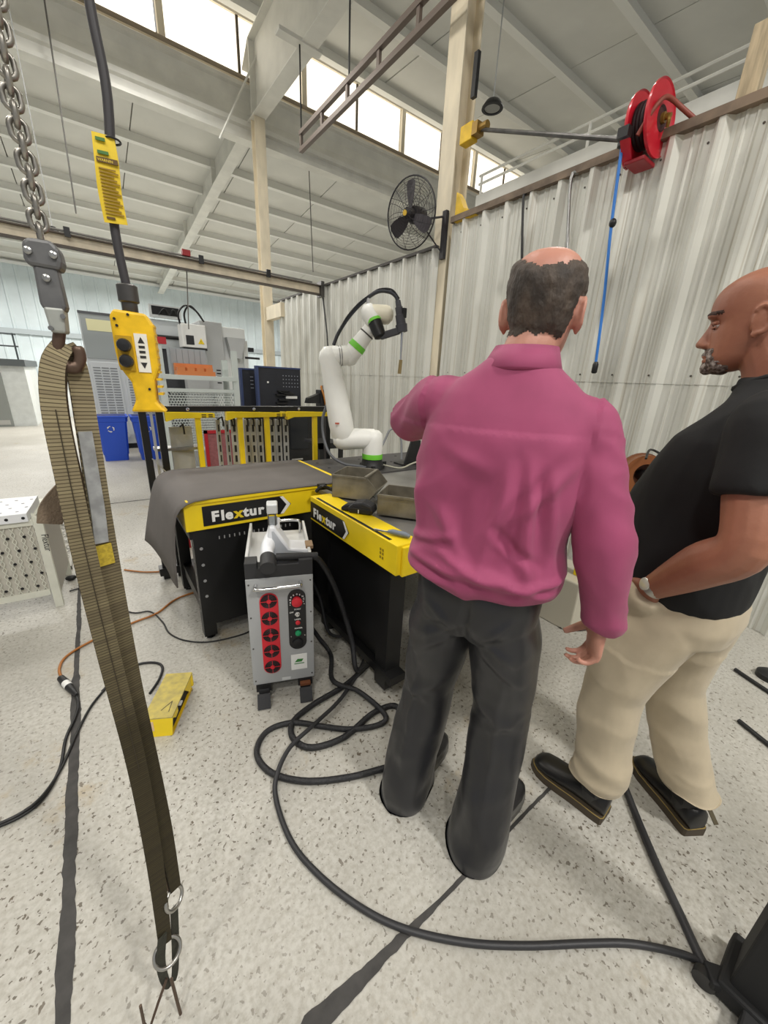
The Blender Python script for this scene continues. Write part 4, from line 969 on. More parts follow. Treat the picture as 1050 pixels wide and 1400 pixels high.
# dark cabinet left of the machine
xa2, xb2 = aty(216, 520, 7.6).x, aty(276, 520, 7.6).x-.12
t = thing('dark_cabinet', 'dark grey machine cabinet with pale top beside the shelf cart', 'cabinet', ((xa2+xb2)/2, 7.6, 0)); hw2 = (xb2-xa2)/2
z_a, z_b = aty(240, 478, 7.6).z, aty(240, 440, 7.6).z
MB().box(-hw2, hw2, 0, 1, 0, z_a).build('body', DKG, t); MB().box(-hw2, hw2, -.05, 1, z_a, z_b).build('top_housing', M('housing_pale', (208, 214, 216), .5), t)
MB().tube([(-hw2, -.07, z_b-.25), (hw2, -.07, z_b-.25)], .03, 6).build('pipe', BLK, t)
MB().ring((-hw2*.1, -.02, aty(222, 588, 7.6).z), (0, 1, 0), .17, .02, 24, 6).build('wheel_mark', M('mark_grey', (84, 86, 90), .6), t)
x_, z_ = aty(228, 446, 7.5).x, aty(228, 444, 7.5).z
t = thing('wiring_box', 'open black box with tangled wires on the cabinet top', 'box', (x_, 7.45, z_b)); MB().box(-.22, .22, 0, .08, .02, .2).build('box', M('panel_pale', (200, 204, 204), .5), t)
MB().box(-.19, .19, -.006, 0, .06, .18).build('opening', BLKM, t)
MB().tube(curve_pts([(-.1, -.02, .06), (-.02, -.05, .15), (.05, -.03, .07), (.1, -.05, .15), (.16, -.02, .08)], 4), .012, 6).build('wires', BLK, t)
# white control box with warning sign and looped cables
c = aty(266, 462, 6.9); t = thing('control_box', 'white control box with yellow warning triangle and black looped cables', 'control box', (c.x, 6.9, c.z-.17))
MB().box(-.17, .17, 0, .3, .03, .36).build('body', WHITEP, t, bevel=.01); MB().box(-.17, .17, 0, .3, 0, .03).build('base', BLK, t)
MB().box(-.12, -.01, -.006, 0, .07, .20).build('vent', SLOT, t)
MB().prism([(0, 0), (.09, 0), (.045, .08)], -.006, 0, (.045, 0, .09)).build('warning_triangle', YEL, t)
text('mark', '!', .06, INK, t, (.078, -.008, .1), (1, 0, 0), (0, 0, 1), .001)
for dx in (0, .08): MB().tube(curve_pts([(-.16+dx, .1, .34), (-.17+dx, .1, .5), (-.06+dx*.6, .1, .62), (.08, .1, .56), (.18, .1, .42)], 6), .014, 6).build('cable', BLK, t, 60)
MB().box(-.16, .16, .05, .28, -(c.z-.17), 0).build('pedestal', GREYP, t)
# pegboard panels on a black tool bench
Yp = 5.4
def pp(px, py, dy=0): return aty(px, py, Yp+dy)
PEG = M('pegboard_blue_black', (36, 38, 46), .5, vary=.15, scale=4); PEGE = M('pegboard_edge', (58, 72, 112), .5)
def peg(pxa, pxb, pya, pyb, dy, label, nx, nz):
    a, c = pp(pxa, (pya+pyb)/2, dy), pp(pxb, (pya+pyb)/2, dy); zt, zb = pp(pxa, pya, dy).z, pp(pxa, pyb, dy).z
    t = thing('pegboard', label, 'pegboard', ((a.x+c.x)/2, Yp+dy, zb), 0, 'dark pegboards'); hw = (c.x-a.x)/2; H_ = zt-zb
    MB().box(-hw, hw, 0, .02, 0, H_).build('board', PEG, t); MB().box(-hw-.03, -hw, -.02, .06, 0, H_).build('side_edge', PEGE, t); MB().box(-hw, hw, -.01, .02, H_-.02, H_).build('top_edge', PEGE, t)
    pm = MB().cbox((0, 0, 0), (.012, .004, .012)).mesh('peg_hole'); pm.materials.append(M('peg_pale', (150, 154, 164), .5))
    for i in range(nx):
        for k in range(nz):
            o = link('peg_hole', pm, None, t); o.location = (hw*.15+i*hw*.14, -.002, H_*.55+k*H_*.085)
    MB().box(-hw, hw, 0, .05, -zb, 0).build('support', BLK, t)
    return t, hw, H_
t, hw, H_ = peg(332, 352, 503, 562, .25, 'narrow dark pegboard partly behind the wide one', 3, 4)
t, hw, H_ = peg(354, 411, 500, 560, 0, 'wide dark pegboard with small tool hooks', 6, 4)
for k, (x, z) in enumerate(((.1, .42), (.2, .40), (.0, .34), (.35, .36), (.1, .22), (-.0, .14))): MB().box(hw*x-.08, hw*x+.08, -.06, 0, H_*z, H_*z+.02).build('shelf_hook', BLK, t)
MB().box(hw*.2, hw*.75, -.045, -.01, H_*.27, H_*.33).build('white_label', WHITEP, t); MB().box(-hw*.62, -hw*.54, -.004, 0, H_*.62, H_*.66).build('white_label', WHITEP, t)
# black cabinet with monitor under the pegboards
a, c = pp(392, 600, -.35), pp(436, 600, -.35)
t = thing('black_cabinet', 'black cabinet with dark screen below the wide pegboard', 'cabinet', ((a.x+c.x)/2, Yp-.35, 0)); hw = (c.x-a.x)/2; zt = pp(410, 562, -.35).z
MB().box(-hw, hw, 0, .3, 0, zt).build('body', BLK, t, bevel=.01); MB().box(-hw*.8, hw*.3, -.012, 0, zt*.52, zt*.95).build('screen', M('screen_dark', (30, 32, 36), .2), t, bevel=.004)
MB().box(-hw*.8, -hw*.1, -.03, -.0, zt*.38, zt*.40).build('handle', CHROME, t); MB().lathe([(.02, 0), (.02, .03)], (hw*.7, 0, zt*.40), (0, -1, 0), 12).build('knob', CHROME, t)
# black grinder / pump with orange hose by the wall
a = pp(437, 556, -.1); t = thing('black_pump', 'black pump unit with orange hose beside the pegboard', 'pump', (a.x, a.y, 0)); zt = a.z
MB().box(-.10, .12, -.08, .1, 0, zt).build('pedestal', BLK, t); MB().box(-.02, .14, -.07, .09, zt, zt+.24).build('head', BLK, t, bevel=.01); MB().prism([(-.22, 0), (-.02, 0), (-.02, .14), (-.2, .07)], -.05, .05, (0, 0, zt+.05)).build('spout', BLK, t)
MB().box(.09, .12, -.01, .02, zt+.24, zt+.42).build('rod', BLK, t)
MB().tube(curve_pts([(.06, -.08, zt+.02), (.02, -.1, zt+.16), (.0, -.05, zt+.28), (.05, 0, zt+.28)], 5), .014, 7).build('orange_hose', M('hose_orange', (186, 120, 50), .5), t, 60)
MB().lathe([(.03, 0), (.03, .06), (.015, .07)], (.05, 0, zt+.24), n=12).build('valve', STEEL, t)
# low black bench frame beside the robot, against the wall
t = thing('bench_frame', 'low black bench frame standing behind the robot base', 'bench', (2.55, 4.2, 0))
a = aty(436, 603, 4.2); c = aty(468, 612, 4.2)
MB().box(a.x-2.55, c.x-2.55, -.02, .02, c.z-.0, c.z+.07).build('top_rail', BLK, t); MB().box(c.x-2.55-.05, c.x-2.55, -.02, .02, 0, c.z+.07).build('leg', BLK, t); MB().box(a.x-2.55, a.x-2.55+.05, -.02, .02, 0, c.z+.07).build('leg', BLK, t)
MB().box(a.x-2.55, c.x-2.55, .02, .42, c.z+.04, c.z+.07).build('top', BLK, t)
# louvred cabinet
t = thing('louvred_cabinet', 'pale grey cabinet with louvred doors and a glazed top panel', 'cabinet', (.42, 9.25, 0)); LG = M('louvre_grey', (206, 210, 212), .45)
MB().box(-.42, .62, 0, .6, .1, 2.45).build('body', LG, t, bevel=.01); MB().box(-.40, .60, .02, .55, 0, .1).build('plinth', BLK, t)
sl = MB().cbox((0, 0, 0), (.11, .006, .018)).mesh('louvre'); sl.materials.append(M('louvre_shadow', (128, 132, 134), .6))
for d0 in (-.38, .14):
    dr_ = MB().box(d0, d0+.44, -.015, 0, .22, 1.62).build('door', LG, t, bevel=.004)
    for c_ in range(3):
        for k in range(26):
            o = link('louvre', sl, None, dr_); o.location = (d0+.09+c_*.13, -.017, .32+k*.048)
MB().box(-.40, .55, -.012, 0, 1.68, 2.42).build('glazed_panel', M('panel_glass', (158, 164, 164), .25), t)
MB().box(-.32, .05, -.016, -.012, 2.15, 2.34).build('painted_reflection', M('panel_cream', (226, 222, 176), .4), t)  # cream reflection painted onto the glass as a thin plate
MB().box(-.42, .6, -.02, 0, 2.42, 2.46).build('panel_trim', M('mark_grey', (84, 86, 90), .6), t)
# recycling bins
BLUE = M('bin_blue', (44, 86, 204), .45)
def rbin(x, y, label):
    t = thing('recycling_bin', label, 'bin', (x, y, 0), 0, 'blue recycling bins')
    b = MB(); rings = []
    for z, sx, sy in ((0, .17, .13), (.10, .175, .135), (.11, .185, .14), (.66, .225, .19), (.67, .24, .20), (.74, .245, .205)):
        rings.append([V((sx*i, sy*j, z)) for i, j in ((-1, -.8), (-.85, -1), (.85, -1), (1, -.8), (1, .8), (.85, 1), (-.85, 1), (-1, .8))])
    b.loft(rings); b.build('tub', BLUE, t, 30)
    l_ = MB(); l_.box(-.255, .255, -.215, .215, .74, .765).build('rim', BLUE, t, bevel=.006)
    MB().box(-.22, .22, -.18, .18, .7655, .768).build('opening', M('bin_inside_blue', (22, 44, 120), .6), t)
    for k in range(3):
        a = k*2*math.pi/3+math.pi/2; c0 = V((-.02, -.192, .55)); P = [c0+V((.045*math.cos(a+q), 0, .045*math.sin(a+q))) for q in (0, .5, 1.0, 1.5)]
        MB().tube(P, [.008, .008, .013, .002], 6).build('recycle_arrow', WHITEP, t)
    return t
rbin(.17, 8.15, 'blue recycling bin nearest the louvred cabinet door'); rbin(.70, 8.05, 'blue recycling bin half hidden by the black rack posts')
# far window / wall panel high at left, small far things
b = MB(); c = aty(96, 545, 16); b.box(c.x-.25, c.x+.25, 15.9, 16.2, 0, 1.05); tag(b.build('far_console', M('console_white', (216, 220, 220), .5)), 'white console far away behind the sling', 'console')
b = MB(); c = aty(91, 533, 15.8); b.box(c.x-.12, c.x+.2, 15.78, 15.85, 1.05, 1.95); tag(b.build('far_screen', M('far_screen_dark', (70, 80, 80), .4)), 'dark upright screen on the far white console', 'screen')
b = MB(); b.lathe([(.9, 0), (.9, .01), (.1, .012)], (-2.75, 10.6, 0), n=24); tag(b.build('floor_mat', M('dark_puddle', (96, 94, 92), .5)), 'dark round mat on the far floor at the left edge', 'mat')
# ---------------------------------------------------------------- white perforated stand at left
t = thing('perforated_stand', 'white steel stand with perforated top and mesh front at the left', 'stand', (-.376, 3.01, 0), math.radians(-3)); PW = M('stand_white', (214, 214, 200), .5, vary=.06, scale=9); PW2 = M('stand_plate', (232, 234, 236), .4)
MB().prism([(-.045, 0), (0, 0), (0, .60), (-.045, .66)], 0, .03).build('leg', PW, t, bevel=.003)
MB().box(-.045, 0, .5, .53, 0, .62).build('leg', PW, t)
MB().box(-.012, 0, .03, .5, .10, .62).build('end_plate', M('stand_grey', (168, 164, 154), .55), t)
MB().box(-1.6, -1.56, 0, .03, 0, .66).build('leg', PW, t); MB().box(-1.6, -1.56, .5, .53, 0, .62).build('leg', PW, t)
MB().box(-1.6, -.045, 0, .52, .585, .615).build('shelf', PW, t)
tp = MB().box(-1.6, -.06, -.012, .40, .615, .67).build('perforated_top', PW2, t, bevel=.003)
MB().box(-1.6, -.05, 0, .01, .10, .14).build('rail', PW, t)
MB().box(-1.6, -.05, .012, .018, .14, .585).build('backing', M('stand_back', (190, 186, 174), .6), t)
mm = MB(); x = -1.6
while x < -.05:
    for z0, z1 in ((.14, .58),):
        n_ = 10
        for k in range(n_):
            za, zb_ = z0+(z1-z0)*k/n_, z0+(z1-z0)*(k+1)/n_
            mm.bar((x, .004, za), (min(x+.02, -.05), .004, zb_), .004, .004, (0, 1, 0)); mm.bar((min(x+.02, -.05), .004, za), (x, .004, zb_), .004, .004, (0, 1, 0))
    x += .04
o = mm.build('mesh_front', PW, t); o['kind'] = 'stuff'
hd = MB().lathe([(.009, 0), (.009, .001)], axis=(0, -1, 0), n=8).mesh('hole'); hd.materials.append(BLKM)
ht = MB().lathe([(.009, 0), (.009, .001)], n=8).mesh('hole'); ht.materials.append(M('hole_grey', (150, 150, 156), .6))
for k in range(14):
    o = link('hole', hd, None, tp); o.location = (-.08-k*.075, -.0135, .642)
    for j in range(4):
        o = link('hole', ht, None, tp); o.location = (-.11-k*.075+.03*(j % 2), .04+j*.09, .6705)
    for j in range(5):
        o = link('hole', hd, None, t); o.location = (-.10-k*.075+.035*(j % 2), -.002, .18+j*.085)
text('hand_lettering', 'Flextur', .05, INK, t, (-.022, -.0015, .52), (0, 0, -1), (1, 0, 0), .0004, .0, .8)
# expanded-metal sheet lying on the floor behind the stand
b = MB(); n_ = 18
for k in range(-8, n_):
    for s_ in (1, -1):
        xa = -1.6+k*.085; p0_, p1_ = (xa, 3.62), (xa+.6, 4.75)
        if s_ < 0: p0_, p1_ = (xa+.6, 3.62), (xa, 4.75)
        f0, f1 = 0, 1; dx = p1_[0]-p0_[0]
        for lim, sg in ((-1.6, 1), (-.36, -1)):
            tt = (lim-p0_[0])/dx
            if (p0_[0]-lim)*sg < 0: f0 = max(f0, tt)
            if (p1_[0]-lim)*sg < 0: f1 = min(f1, tt)
        if f1 > f0:
            A_ = V((p0_[0]+dx*f0, p0_[1]+1.13*f0, .012)); B_ = V((p0_[0]+dx*f1, p0_[1]+1.13*f1, .012)); b.bar(A_, B_, .008, .006)
b.box(-1.62, -.35, 4.74, 4.77, 0, .02); b.box(-1.62, -.35, 3.6, 3.63, 0, .02); b.box(-.37, -.35, 3.6, 4.77, 0, .02)
o = b.build('metal_grille', M('grille_grey', (176, 174, 166), .6)); tag(o, 'expanded metal grille lying on the floor behind the white stand', 'grille')
# ---------------------------------------------------------------- gas cylinders and wire spool behind the men
def cyl(x, y, r_, h, col, name, label, metal=0.0):
    t = thing('gas_cylinder', label, 'cylinder', (x, y, 0))
    MB().lathe([(r_*.9, 0), (r_, .02), (r_, h-.14), (r_*.85, h-.06), (r_*.45, h-.01), (r_*.3, h)], n=28).build('shell', M(name, col, .35, coat=.3), t, 60)
    MB().lathe([(r_*.32, h), (r_*.32, h+.03), (.014, h+.035), (.014, h+.09)], n=14).build('valve', M('brass_fitting', (150, 120, 60), .4, .6), t, 40)
    return t
t = cyl(2.80, .86, .11, .86, (30, 54, 96), 'cylinder_blue', 'blue gas cylinder with white ring emblem behind the pink sleeve')
MB().ring((-.02, -.113, .70), (-.1, -1, 0), .035, .005, 24, 6).build('emblem', WHITEP, t)
MB().tube(curve_pts([(-.04, -.12, .80), (.03, -.125, .74), (.03, -.125, .6), (-.03, -.125, .4)], 5), .005, 6).build('band', WHITEP, t)
cyl(3.05, .80, .10, 1.08, (92, 122, 112), 'cylinder_teal', 'tall grey green gas cylinder behind the blue one')
c = atx(880, 650, 2.75); t = thing('wire_spool', 'copper coloured welding wire spool above the blue cylinder', 'spool', c); axs = V((-.75, -.6, .1)).normalized()
CU = M('copper_wire', (150, 92, 54), .35, .6)
MB().lathe([(.075, -.05), (.13, -.05), (.13, .05), (.075, .05), (.075, -.05)], (0, 0, 0), axs, 30).build('wire_coil', CU, t, 40)
for d in (-.056, .056): MB().lathe([(.03, -.004), (.14, -.004), (.14, .004), (.03, .004), (.03, -.004)], (0, 0, 0), axs*1.0, 30).xf(Matrix.Translation(axs*d*.95)).build('flange', M('spool_brown', (120, 80, 54), .5), t, 40) if d < 0 else None
MB().lathe([(.035, -.09), (.035, .09)], (0, 0, 0), axs, 16).build('hub', BLK, t)
MB().box(-.03, .22, .0, .16, -.20, -.14).build('cradle', BLK, t); MB().box(.06, .14, .05, .13, -c.z, -.2).build('stand_post', BLK, t); MB().box(.02, .24, .03, .2, -c.z, -c.z+.03).build('stand_base', BLK, t)
MB().tube(curve_pts([axs*.06+V((-.1, 0, .12)), V((0, 0, .165)), V((.12, -.05, .12)), V((.2, -.1, .08))], 5), .007, 6).build('lead', BLK, t)
t = thing('wire_feeder', 'dark wire feeder box with cables behind the black shirted man', 'feeder', (3.18, .56, 1.10)); MB().box(-.12, .12, -.12, .12, 0, .16).build('box', DKG, t, bevel=.008)
MB().tube(curve_pts([(-.12, 0, .05), (-.22, .02, .10), (-.30, .05, .04), (-.38, .1, .06)], 5), .012, 7).build('cable', BLK, t); MB().box(-.03, .03, -.03, .03, -1.1, 0).build('post', BLK, t); MB().box(-.12, .12, -.12, .12, -1.1, -1.07).build('base', BLK, t)
b = MB(); c = atz(788, 880, 0); b.box(2.30, 2.62, .95, 1.35, 0, .36); tag(b.build('cream_cabinet', M('cabinet_cream', (206, 200, 182), .5), bevel=.01), 'cream cabinet glimpsed between the pink shirt and sleeve', 'cabinet')
b = MB(); b.box(2.40, 2.46, 1.0, 1.06, .36, .95); tag(b.build('yellow_bollard', YEL, bevel=.006), 'yellow upright glimpsed between the pink shirt and sleeve', 'post')
# ================================================================== laser welder
t = thing('laser_welder', 'grey cabinet laser welder with red fan strip on black casters', 'welder', (.552, 1.49, 0), math.radians(-20.5))
LGREY = M('welder_grey', (172, 174, 175), .4, .15); W_, D0, Z0, Z1 = .1475, 0.0, .085, .668
MB().box(-W_, W_, 0, .50, Z0, Z1).build('cabinet', M('welder_dark', (54, 56, 58), .45), t, bevel=.004)
MB().box(-W_, W_, -.006, 0, Z0, Z1).build('front_panel', LGREY, t, bevel=.003)
def rrect(x0, x1, z0, z1, n=10):
    r_ = (x1-x0)/2; cx = (x0+x1)/2; P = []
    for k in range(n+1): a = math.pi*k/n; P.append((cx+r_*math.cos(a), z1-r_+r_*math.sin(a)))
    for k in range(n+1): a = math.pi+math.pi*k/n; P.append((cx+r_*math.cos(a), z0+r_+r_*math.sin(a)))
    return P
RSTRIP = M('strip_red', (214, 38, 52), .45)
st = MB().prism(rrect(-.094, -.012, .145, .592), -.009, -.006).build('fan_strip', RSTRIP, t)
for k in range(5):
    z = .551-k*.0915; c = V((-.053, -.0092, z))
    g = MB().lathe([(.036, 0), (.036, .002)], c, (0, -1, 0), 28).build('fan_grille', BLKM, t)
    for q in (.014, .021, .028, .034): MB().ring(c+V((0, -.003, 0)), (0, 1, 0), q, .0011, 26, 4).build('guard_ring', M('guard_dark', (70, 30, 34), .5), g)
    MB().lathe([(.010, 0), (.010, .004)], c+V((0, -.002, 0)), (0, -1, 0), 12).build('fan_hub', RSTRIP, g)
    for a in range(4):
        an = a*math.pi/2; d = V((math.cos(an), 0, math.sin(an))); MB().bar(c+d*.01+V((0, -.0035, 0)), c+d*.036+V((0, -.0035, 0)), .0022, .0022).build('spoke', RSTRIP, g)
cp_ = MB().prism(rrect(.030, .112, .268, .598), -.009, -.006).build('control_panel', BLK, t)
c = V((.071, -.009, .541))
MB().lathe([(.020, 0), (.020, .012), (.024, .014), (.024, .022), (.018, .026)], c, (0, -1, 0), 24).build('stop_button', RSTRIP, cp_, 40)
for i, ch in enumerate('EMERGENCY'):
    a = math.radians(200-i*27.5); rr_ = .031
    text('letter', ch, .011, LOGOW, cp_, c+V((rr_*math.cos(a)-.003, -.0006, rr_*math.sin(a)-.003)), (1, 0, 0), (0, 0, 1), .0003, .0003)
for w__, x, z in (('START', .058, .489), ('OFF', .036, .474), ('LASER', .058, .434), ('POWER', .057, .384)): text('print', w__, .0105, LOGOW, cp_, (x, -.0094, z), (1, 0, 0), (0, 0, 1), .0003, .0002)
MB().lathe([(.012, 0), (.012, .006), (.007, .007), (.007, .016)], (.072, -.009, .468), (0, -1, 0), 16).build('key_switch', CHROME, cp_, 40)
MB().lathe([(.011, 0), (.011, .006), (.006, .010)], (.073, -.009, .420), (0, -1, 0), 16).build('indicator', RSTRIP, cp_, 40)
MB().lathe([(.014, 0), (.014, .008), (.008, .012)], (.073, -.009, .362), (0, -1, 0), 18).build('power_button', M('button_green', (26, 150, 96), .4), cp_, 40)
MB().lathe([(.024, 0), (.024, .008), (.018, .012)], (.071, -.009, .306), (0, -1, 0), 22).build('socket', BLKM, cp_, 40)
for x, z in ((.04, .52), (.104, .52), (.04, .345), (.104, .345)): MB().lathe([(.003, 0), (.003, .002)], (x, -.009, z), (0, -1, 0), 8).build('screw', CHROME, cp_)
lb = MB().box(.035, .112, -.0075, -.006, .145, .235).build('maker_sticker', WHITEP, t)
MB().prism([(0, 0), (.034, 0), (.042, .016), (.014, .018)], 0, .0008, (.052, -.0083, .19)).build('logo_mark', M('logo_green', (60, 130, 60), .5), lb)
MB().box(.05, .098, -.0082, -.0075, .178, .184).build('print_line', M('print_green', (110, 150, 110), .5), lb)
MB().box(-.012, .03, -.0072, -.006, .092, .108).build('plate', M('plate_pale', (206, 208, 208), .4), t)
for x in (-.135, .135):
    for z in (.64, .47, .30, .11): MB().lathe([(.004, 0), (.004, .002)], (x, -.006, z), (0, -1, 0), 8).build('screw', DSTEEL, t)
MB().tube(curve_pts([(-.105, -.006, .636), (-.105, -.03, .632), (-.09, -.036, .630), (.07, -.036, .630), (.09, -.03, .632), (.09, -.006, .636)], 4), .0085, 10).build('handle', CHROME, t, 60)
# black torch holder across the front of the top
hd = MB().prism([(-W_, .668), (W_, .668), (W_, .745), (.085, .745), (.085, .728), (-.01, .728), (-.01, .745), (-.045, .745), (-.045, .715), (-.095, .715), (-.095, .745), (-W_, .745)], -.004, .07).build('torch_holder', M('holder_black', (44, 44, 46), .6), t, bevel=.003)
MB().box(-W_, W_, .07, .5, .668, .69).build('top_tray', M('tray_pale', (206, 206, 204), .45), t)
for x in (-W_, W_-.012): MB().box(x, x+.012, .07, .5, .69, .745).build('tray_side', M('tray_pale', (206, 206, 204), .45), t)
MB().tube(curve_pts([(-.02, .46, .69), (-.02, .46, .75), (.0, .46, .765), (.10, .46, .765), (.12, .46, .75), (.12, .46, .69)], 4), .008, 10).build('rear_handle', CHROME, t, 60)
for x in (-.10, .10):
    for y in (.035, .44):
        MB().box(x-.035, x+.035, y-.045, y+.03, .045, .085).build('caster_fork', BLK, t); MB().lathe([(.04, -.024), (.04, .024)], (x, y-.01, .04), (1, 0, 0), 18).build('caster', RUBBER, t, 40)
    MB().prism([(-.045, .062), (-.085, .006), (-.075, .0), (-.03, .05)], x-.030, x+.030, (0, 0, 0), (0, 1, 0), (0, 0, 1), (1, 0, 0)).build('caster_brake', RUBBER, t)
MB().box(.075, .125, -.03, -.01, .058, .072).build('brake_tab', M('tab_brown', (120, 72, 44), .6), t)
# laser torch resting on the holder (its own thing)
tt = thing('laser_torch', 'white and silver laser torch resting on the welder', 'torch', (.5735, 1.482, 0), math.radians(-20.5))
WT = M('torch_white', (232, 234, 238), .35); TG = M('torch_lightgrey', (190, 194, 200), .35, .2)
MB().cyl((-.07, -.045, .735), (-.07, .03, .752), .034, 22).build('end_cap', M('holder_black', (44, 44, 46), .6), tt, 40)
MB().cyl((-.035, .03, .752), (.15, .03, .742), .017, 14).build('strain_relief', RUBBER, tt, 40)
MB().tube(curve_pts([(-.07, .02, .745), (-.075, .10, .755), (-.055, .16, .79), (-.035, .20, .84), (-.03, .215, .875)], 5), [.030]*6+[.032]*5+[.028]*5+[.022]*4+[.018], 16, sq=1.2).build('grip', WT, tt, 60)
MB().prism([(-.10, .70), (.13, .71), (.13, .735), (.03, .745), (-.0, .80), (-.035, .86), (-.06, .86), (-.075, .78)], .12, .24).build('body', WT, tt, bevel=.008)
MB().prism([(-.045, .715), (.10, .722), (.02, .74), (-.012, .79), (-.04, .84), (-.05, .84)], .1185, .1205).build('side_panel', TG, tt)
MB().box(-.065, -.022, .15, .21, .86, .905).build('lens_tube', M('lens_clear', (150, 156, 160), .2, .6), tt, bevel=.003)
for x in (-.062, -.030): MB().box(x-.003, x+.003, .148, .212, .86, .93).build('guide_rod', DSTEEL, tt)
MB().box(-.068, -.018, .145, .215, .915, .962).build('nozzle_head', M('nozzle_grey', (206, 208, 208), .35, .3), tt, bevel=.006)
MB().box(-.066, -.020, .149, .211, .905, .908).build('yellow_seal', YEL, tt)
MB().box(.105, .14, .13, .20, .735, .75).build('tan_tab', M('tab_tan', (150, 124, 96), .6), tt)
# ================================================================== hoses and cords on the floor
def hose(name, pts, r_, mat, label, cat, n=8, k=10):
    o = MB().tube(curve_pts(pts, n), r_, k).build(name, mat, smooth=60); return tag(o, label, cat)
def ribbed():
    m = M('corrugated_black', (34, 34, 36), .5, bump=.5, bscale=160); return m
G = lambda x, y, r_=.013: atz(x, y, r_)
c20 = math.cos(math.radians(-20.5)); s20 = math.sin(math.radians(-20.5))
def wl(x, y, z): return V((.552+x*c20-y*s20, 1.49+x*s20+y*c20, z))
RB_ = ribbed()
hose('torch_hose', [wl(.13, .03, .742), wl(.18, .03, .72), wl(.24, .05, .60), wl(.30, .08, .42), wl(.35, .05, .22), wl(.36, -.02, .10), V((.98, 1.40, .04)), G(500, 912), G(470, 938), G(430, 962), G(402, 985), G(400, 1008), G(425, 1022), G(470, 1008), G(510, 975), G(540, 965), G(552, 985)], .0135, RB_, 'thick black ribbed hose looping down from the welder torch', 'hose')
hose('welder_cable', [wl(.15, .30, .18), wl(.20, .28, .10), wl(.26, .2, .03), G(455, 930, .04), G(490, 945, .04), G(525, 975, .03), G(520, 990, .012), G(480, 997, .014), G(440, 993, .014), G(400, 988, .014), G(365, 1000, .014), G(351, 1030, .014), G(372, 1057, .014), G(420, 1068, .014), G(480, 1062, .014), G(535, 1048, .014), G(590, 1040, .014)], .0125, RB_, 'thick black ribbed cable coiled wide on the floor by the welder', 'cable')
hose('ground_cable', [wl(.14, .40, .5), wl(.22, .38, .3), wl(.27, .30, .10), G(488, 870, .02), G(498, 900, .02), G(470, 950, .03), G(430, 990, .03), G(398, 1020, .035), G(380, 1055, .03), G(377, 1090, .012), G(398, 1150, .012), G(440, 1200, .012), G(500, 1245, .012), G(560, 1272, .012), G(640, 1289, .012), G(720, 1293, .012), G(800, 1290, .012), G(860, 1290, .012), G(920, 1301, .012), G(965, 1318, .012), G(1000, 1345, .03)], .0095, M('cable_black2', (46, 46, 48), .5, bump=.1), 'long black cable sweeping across the floor from welder to the bottom right', 'cable')
hose('floor_hose', [G(850, 850, .016), G(822, 885, .016), G(810, 920, .016), G(815, 965, .016), G(836, 1025, .016), G(860, 1090, .014), G(895, 1175, .014), G(930, 1250, .014), G(962, 1318, .014), G(990, 1352, .02)], .0125, M('cable_black2', (46, 46, 48), .5, bump=.1), 'straight black hose running between the black boots to the bottom right', 'hose')
hose('floor_cable', [G(1010, 985, .012), G(1060, 1025, .012), G(1110, 1060, .012)], .011, BLK, 'lower short black cable at the right edge behind the tan trousers', 'cable')
hose('floor_cable', [G(1005, 915, .012), G(1030, 932, .012), G(1080, 965, .012)], .011, BLK, 'upper short black cable at the right edge behind the tan trousers', 'cable')
b = MB(); c = G(1048, 932, 0); b.lathe([(.06, 0), (.06, .03), (.04, .045), (.0, .046)], (c.x+.05, c.y, 0), n=24); tag(b.build('floor_puck', BLK, smooth=40), 'round black foot on the floor at the right edge', 'foot')
ORC = M('cord_orange', (172, 110, 52), .55)
cordO = [G(300, 800, .008), G(245, 817, .008), G(215, 838, .008), G(185, 850, .008), G(150, 865, .008), G(118, 880, .008), G(90, 898, .008), G(81, 915, .008), G(86, 930, .008)]
hose('extension_cord', cordO, .0065, ORC, 'orange extension cord curving over the floor to a black and white connector', 'cord')
hose('extension_cord', [G(170, 779, .008), G(200, 782, .008), G(240, 780, .008), G(290, 775, .008)], .006, ORC, 'short stretch of orange cord on the floor behind the hanging mat', 'cord')
a, c = G(84, 928, .016), G(103, 948, .016)
t = thing('cord_connector', 'black and white cord connector on the floor beside the sling', 'connector', (a.x, a.y, 0)); o_ = V((a.x, a.y, 0)); d = c-a
MB().tube([a-o_-d*.05, a-o_+d*.3], [.016, .019], 14).build('cap', BLK, t, 40); MB().tube([a-o_+d*.3, a-o_+d*.55], [.018, .018], 14).build('collar', WHITEP, t, 40); MB().tube([a-o_+d*.55, a-o_+d*.85, a-o_+d*1.1], [.018, .014, .008], 14).build('cap', BLK, t, 40)
hose('mains_lead', [G(103, 946, .012), G(107, 962, .008), G(103, 980, .008), G(90, 1010, .008), G(82, 1050, .008), G(60, 1090, .008), G(30, 1115, .008), G(-10, 1133, .008)], .0062, BLK, 'black cord from the connector to the left edge of the floor', 'cord')
hose('mains_lead', [G(140, 945, .007), G(165, 920, .007), G(190, 908, .007), G(212, 906, .007), G(222, 912, .007), G(218, 928, .007), G(205, 948, .007)], .0065, BLK, 'short black cord loop between the sling and the yellow stop', 'cord')
hose('mains_lead', [G(150, 935, .007), G(125, 965, .007), G(104, 1005, .007), G(84, 1050, .007), G(58, 1088, .018), G(28, 1112, .018), G(-10, 1130, .018)], .0055, BLK, 'second black cord running beside the connector cord', 'cord')
hose('mains_lead', [G(95, 808, .006), G(120, 806, .006), G(175, 836, .006), G(205, 836, .006), G(222, 850, .006), G(232, 866, .006), G(255, 876, .006), G(290, 877, .006), G(335, 866, .006), G(350, 855, .006)], .0045, BLK, 'thin black cord snaking to the foot of the mat covered table', 'cord')
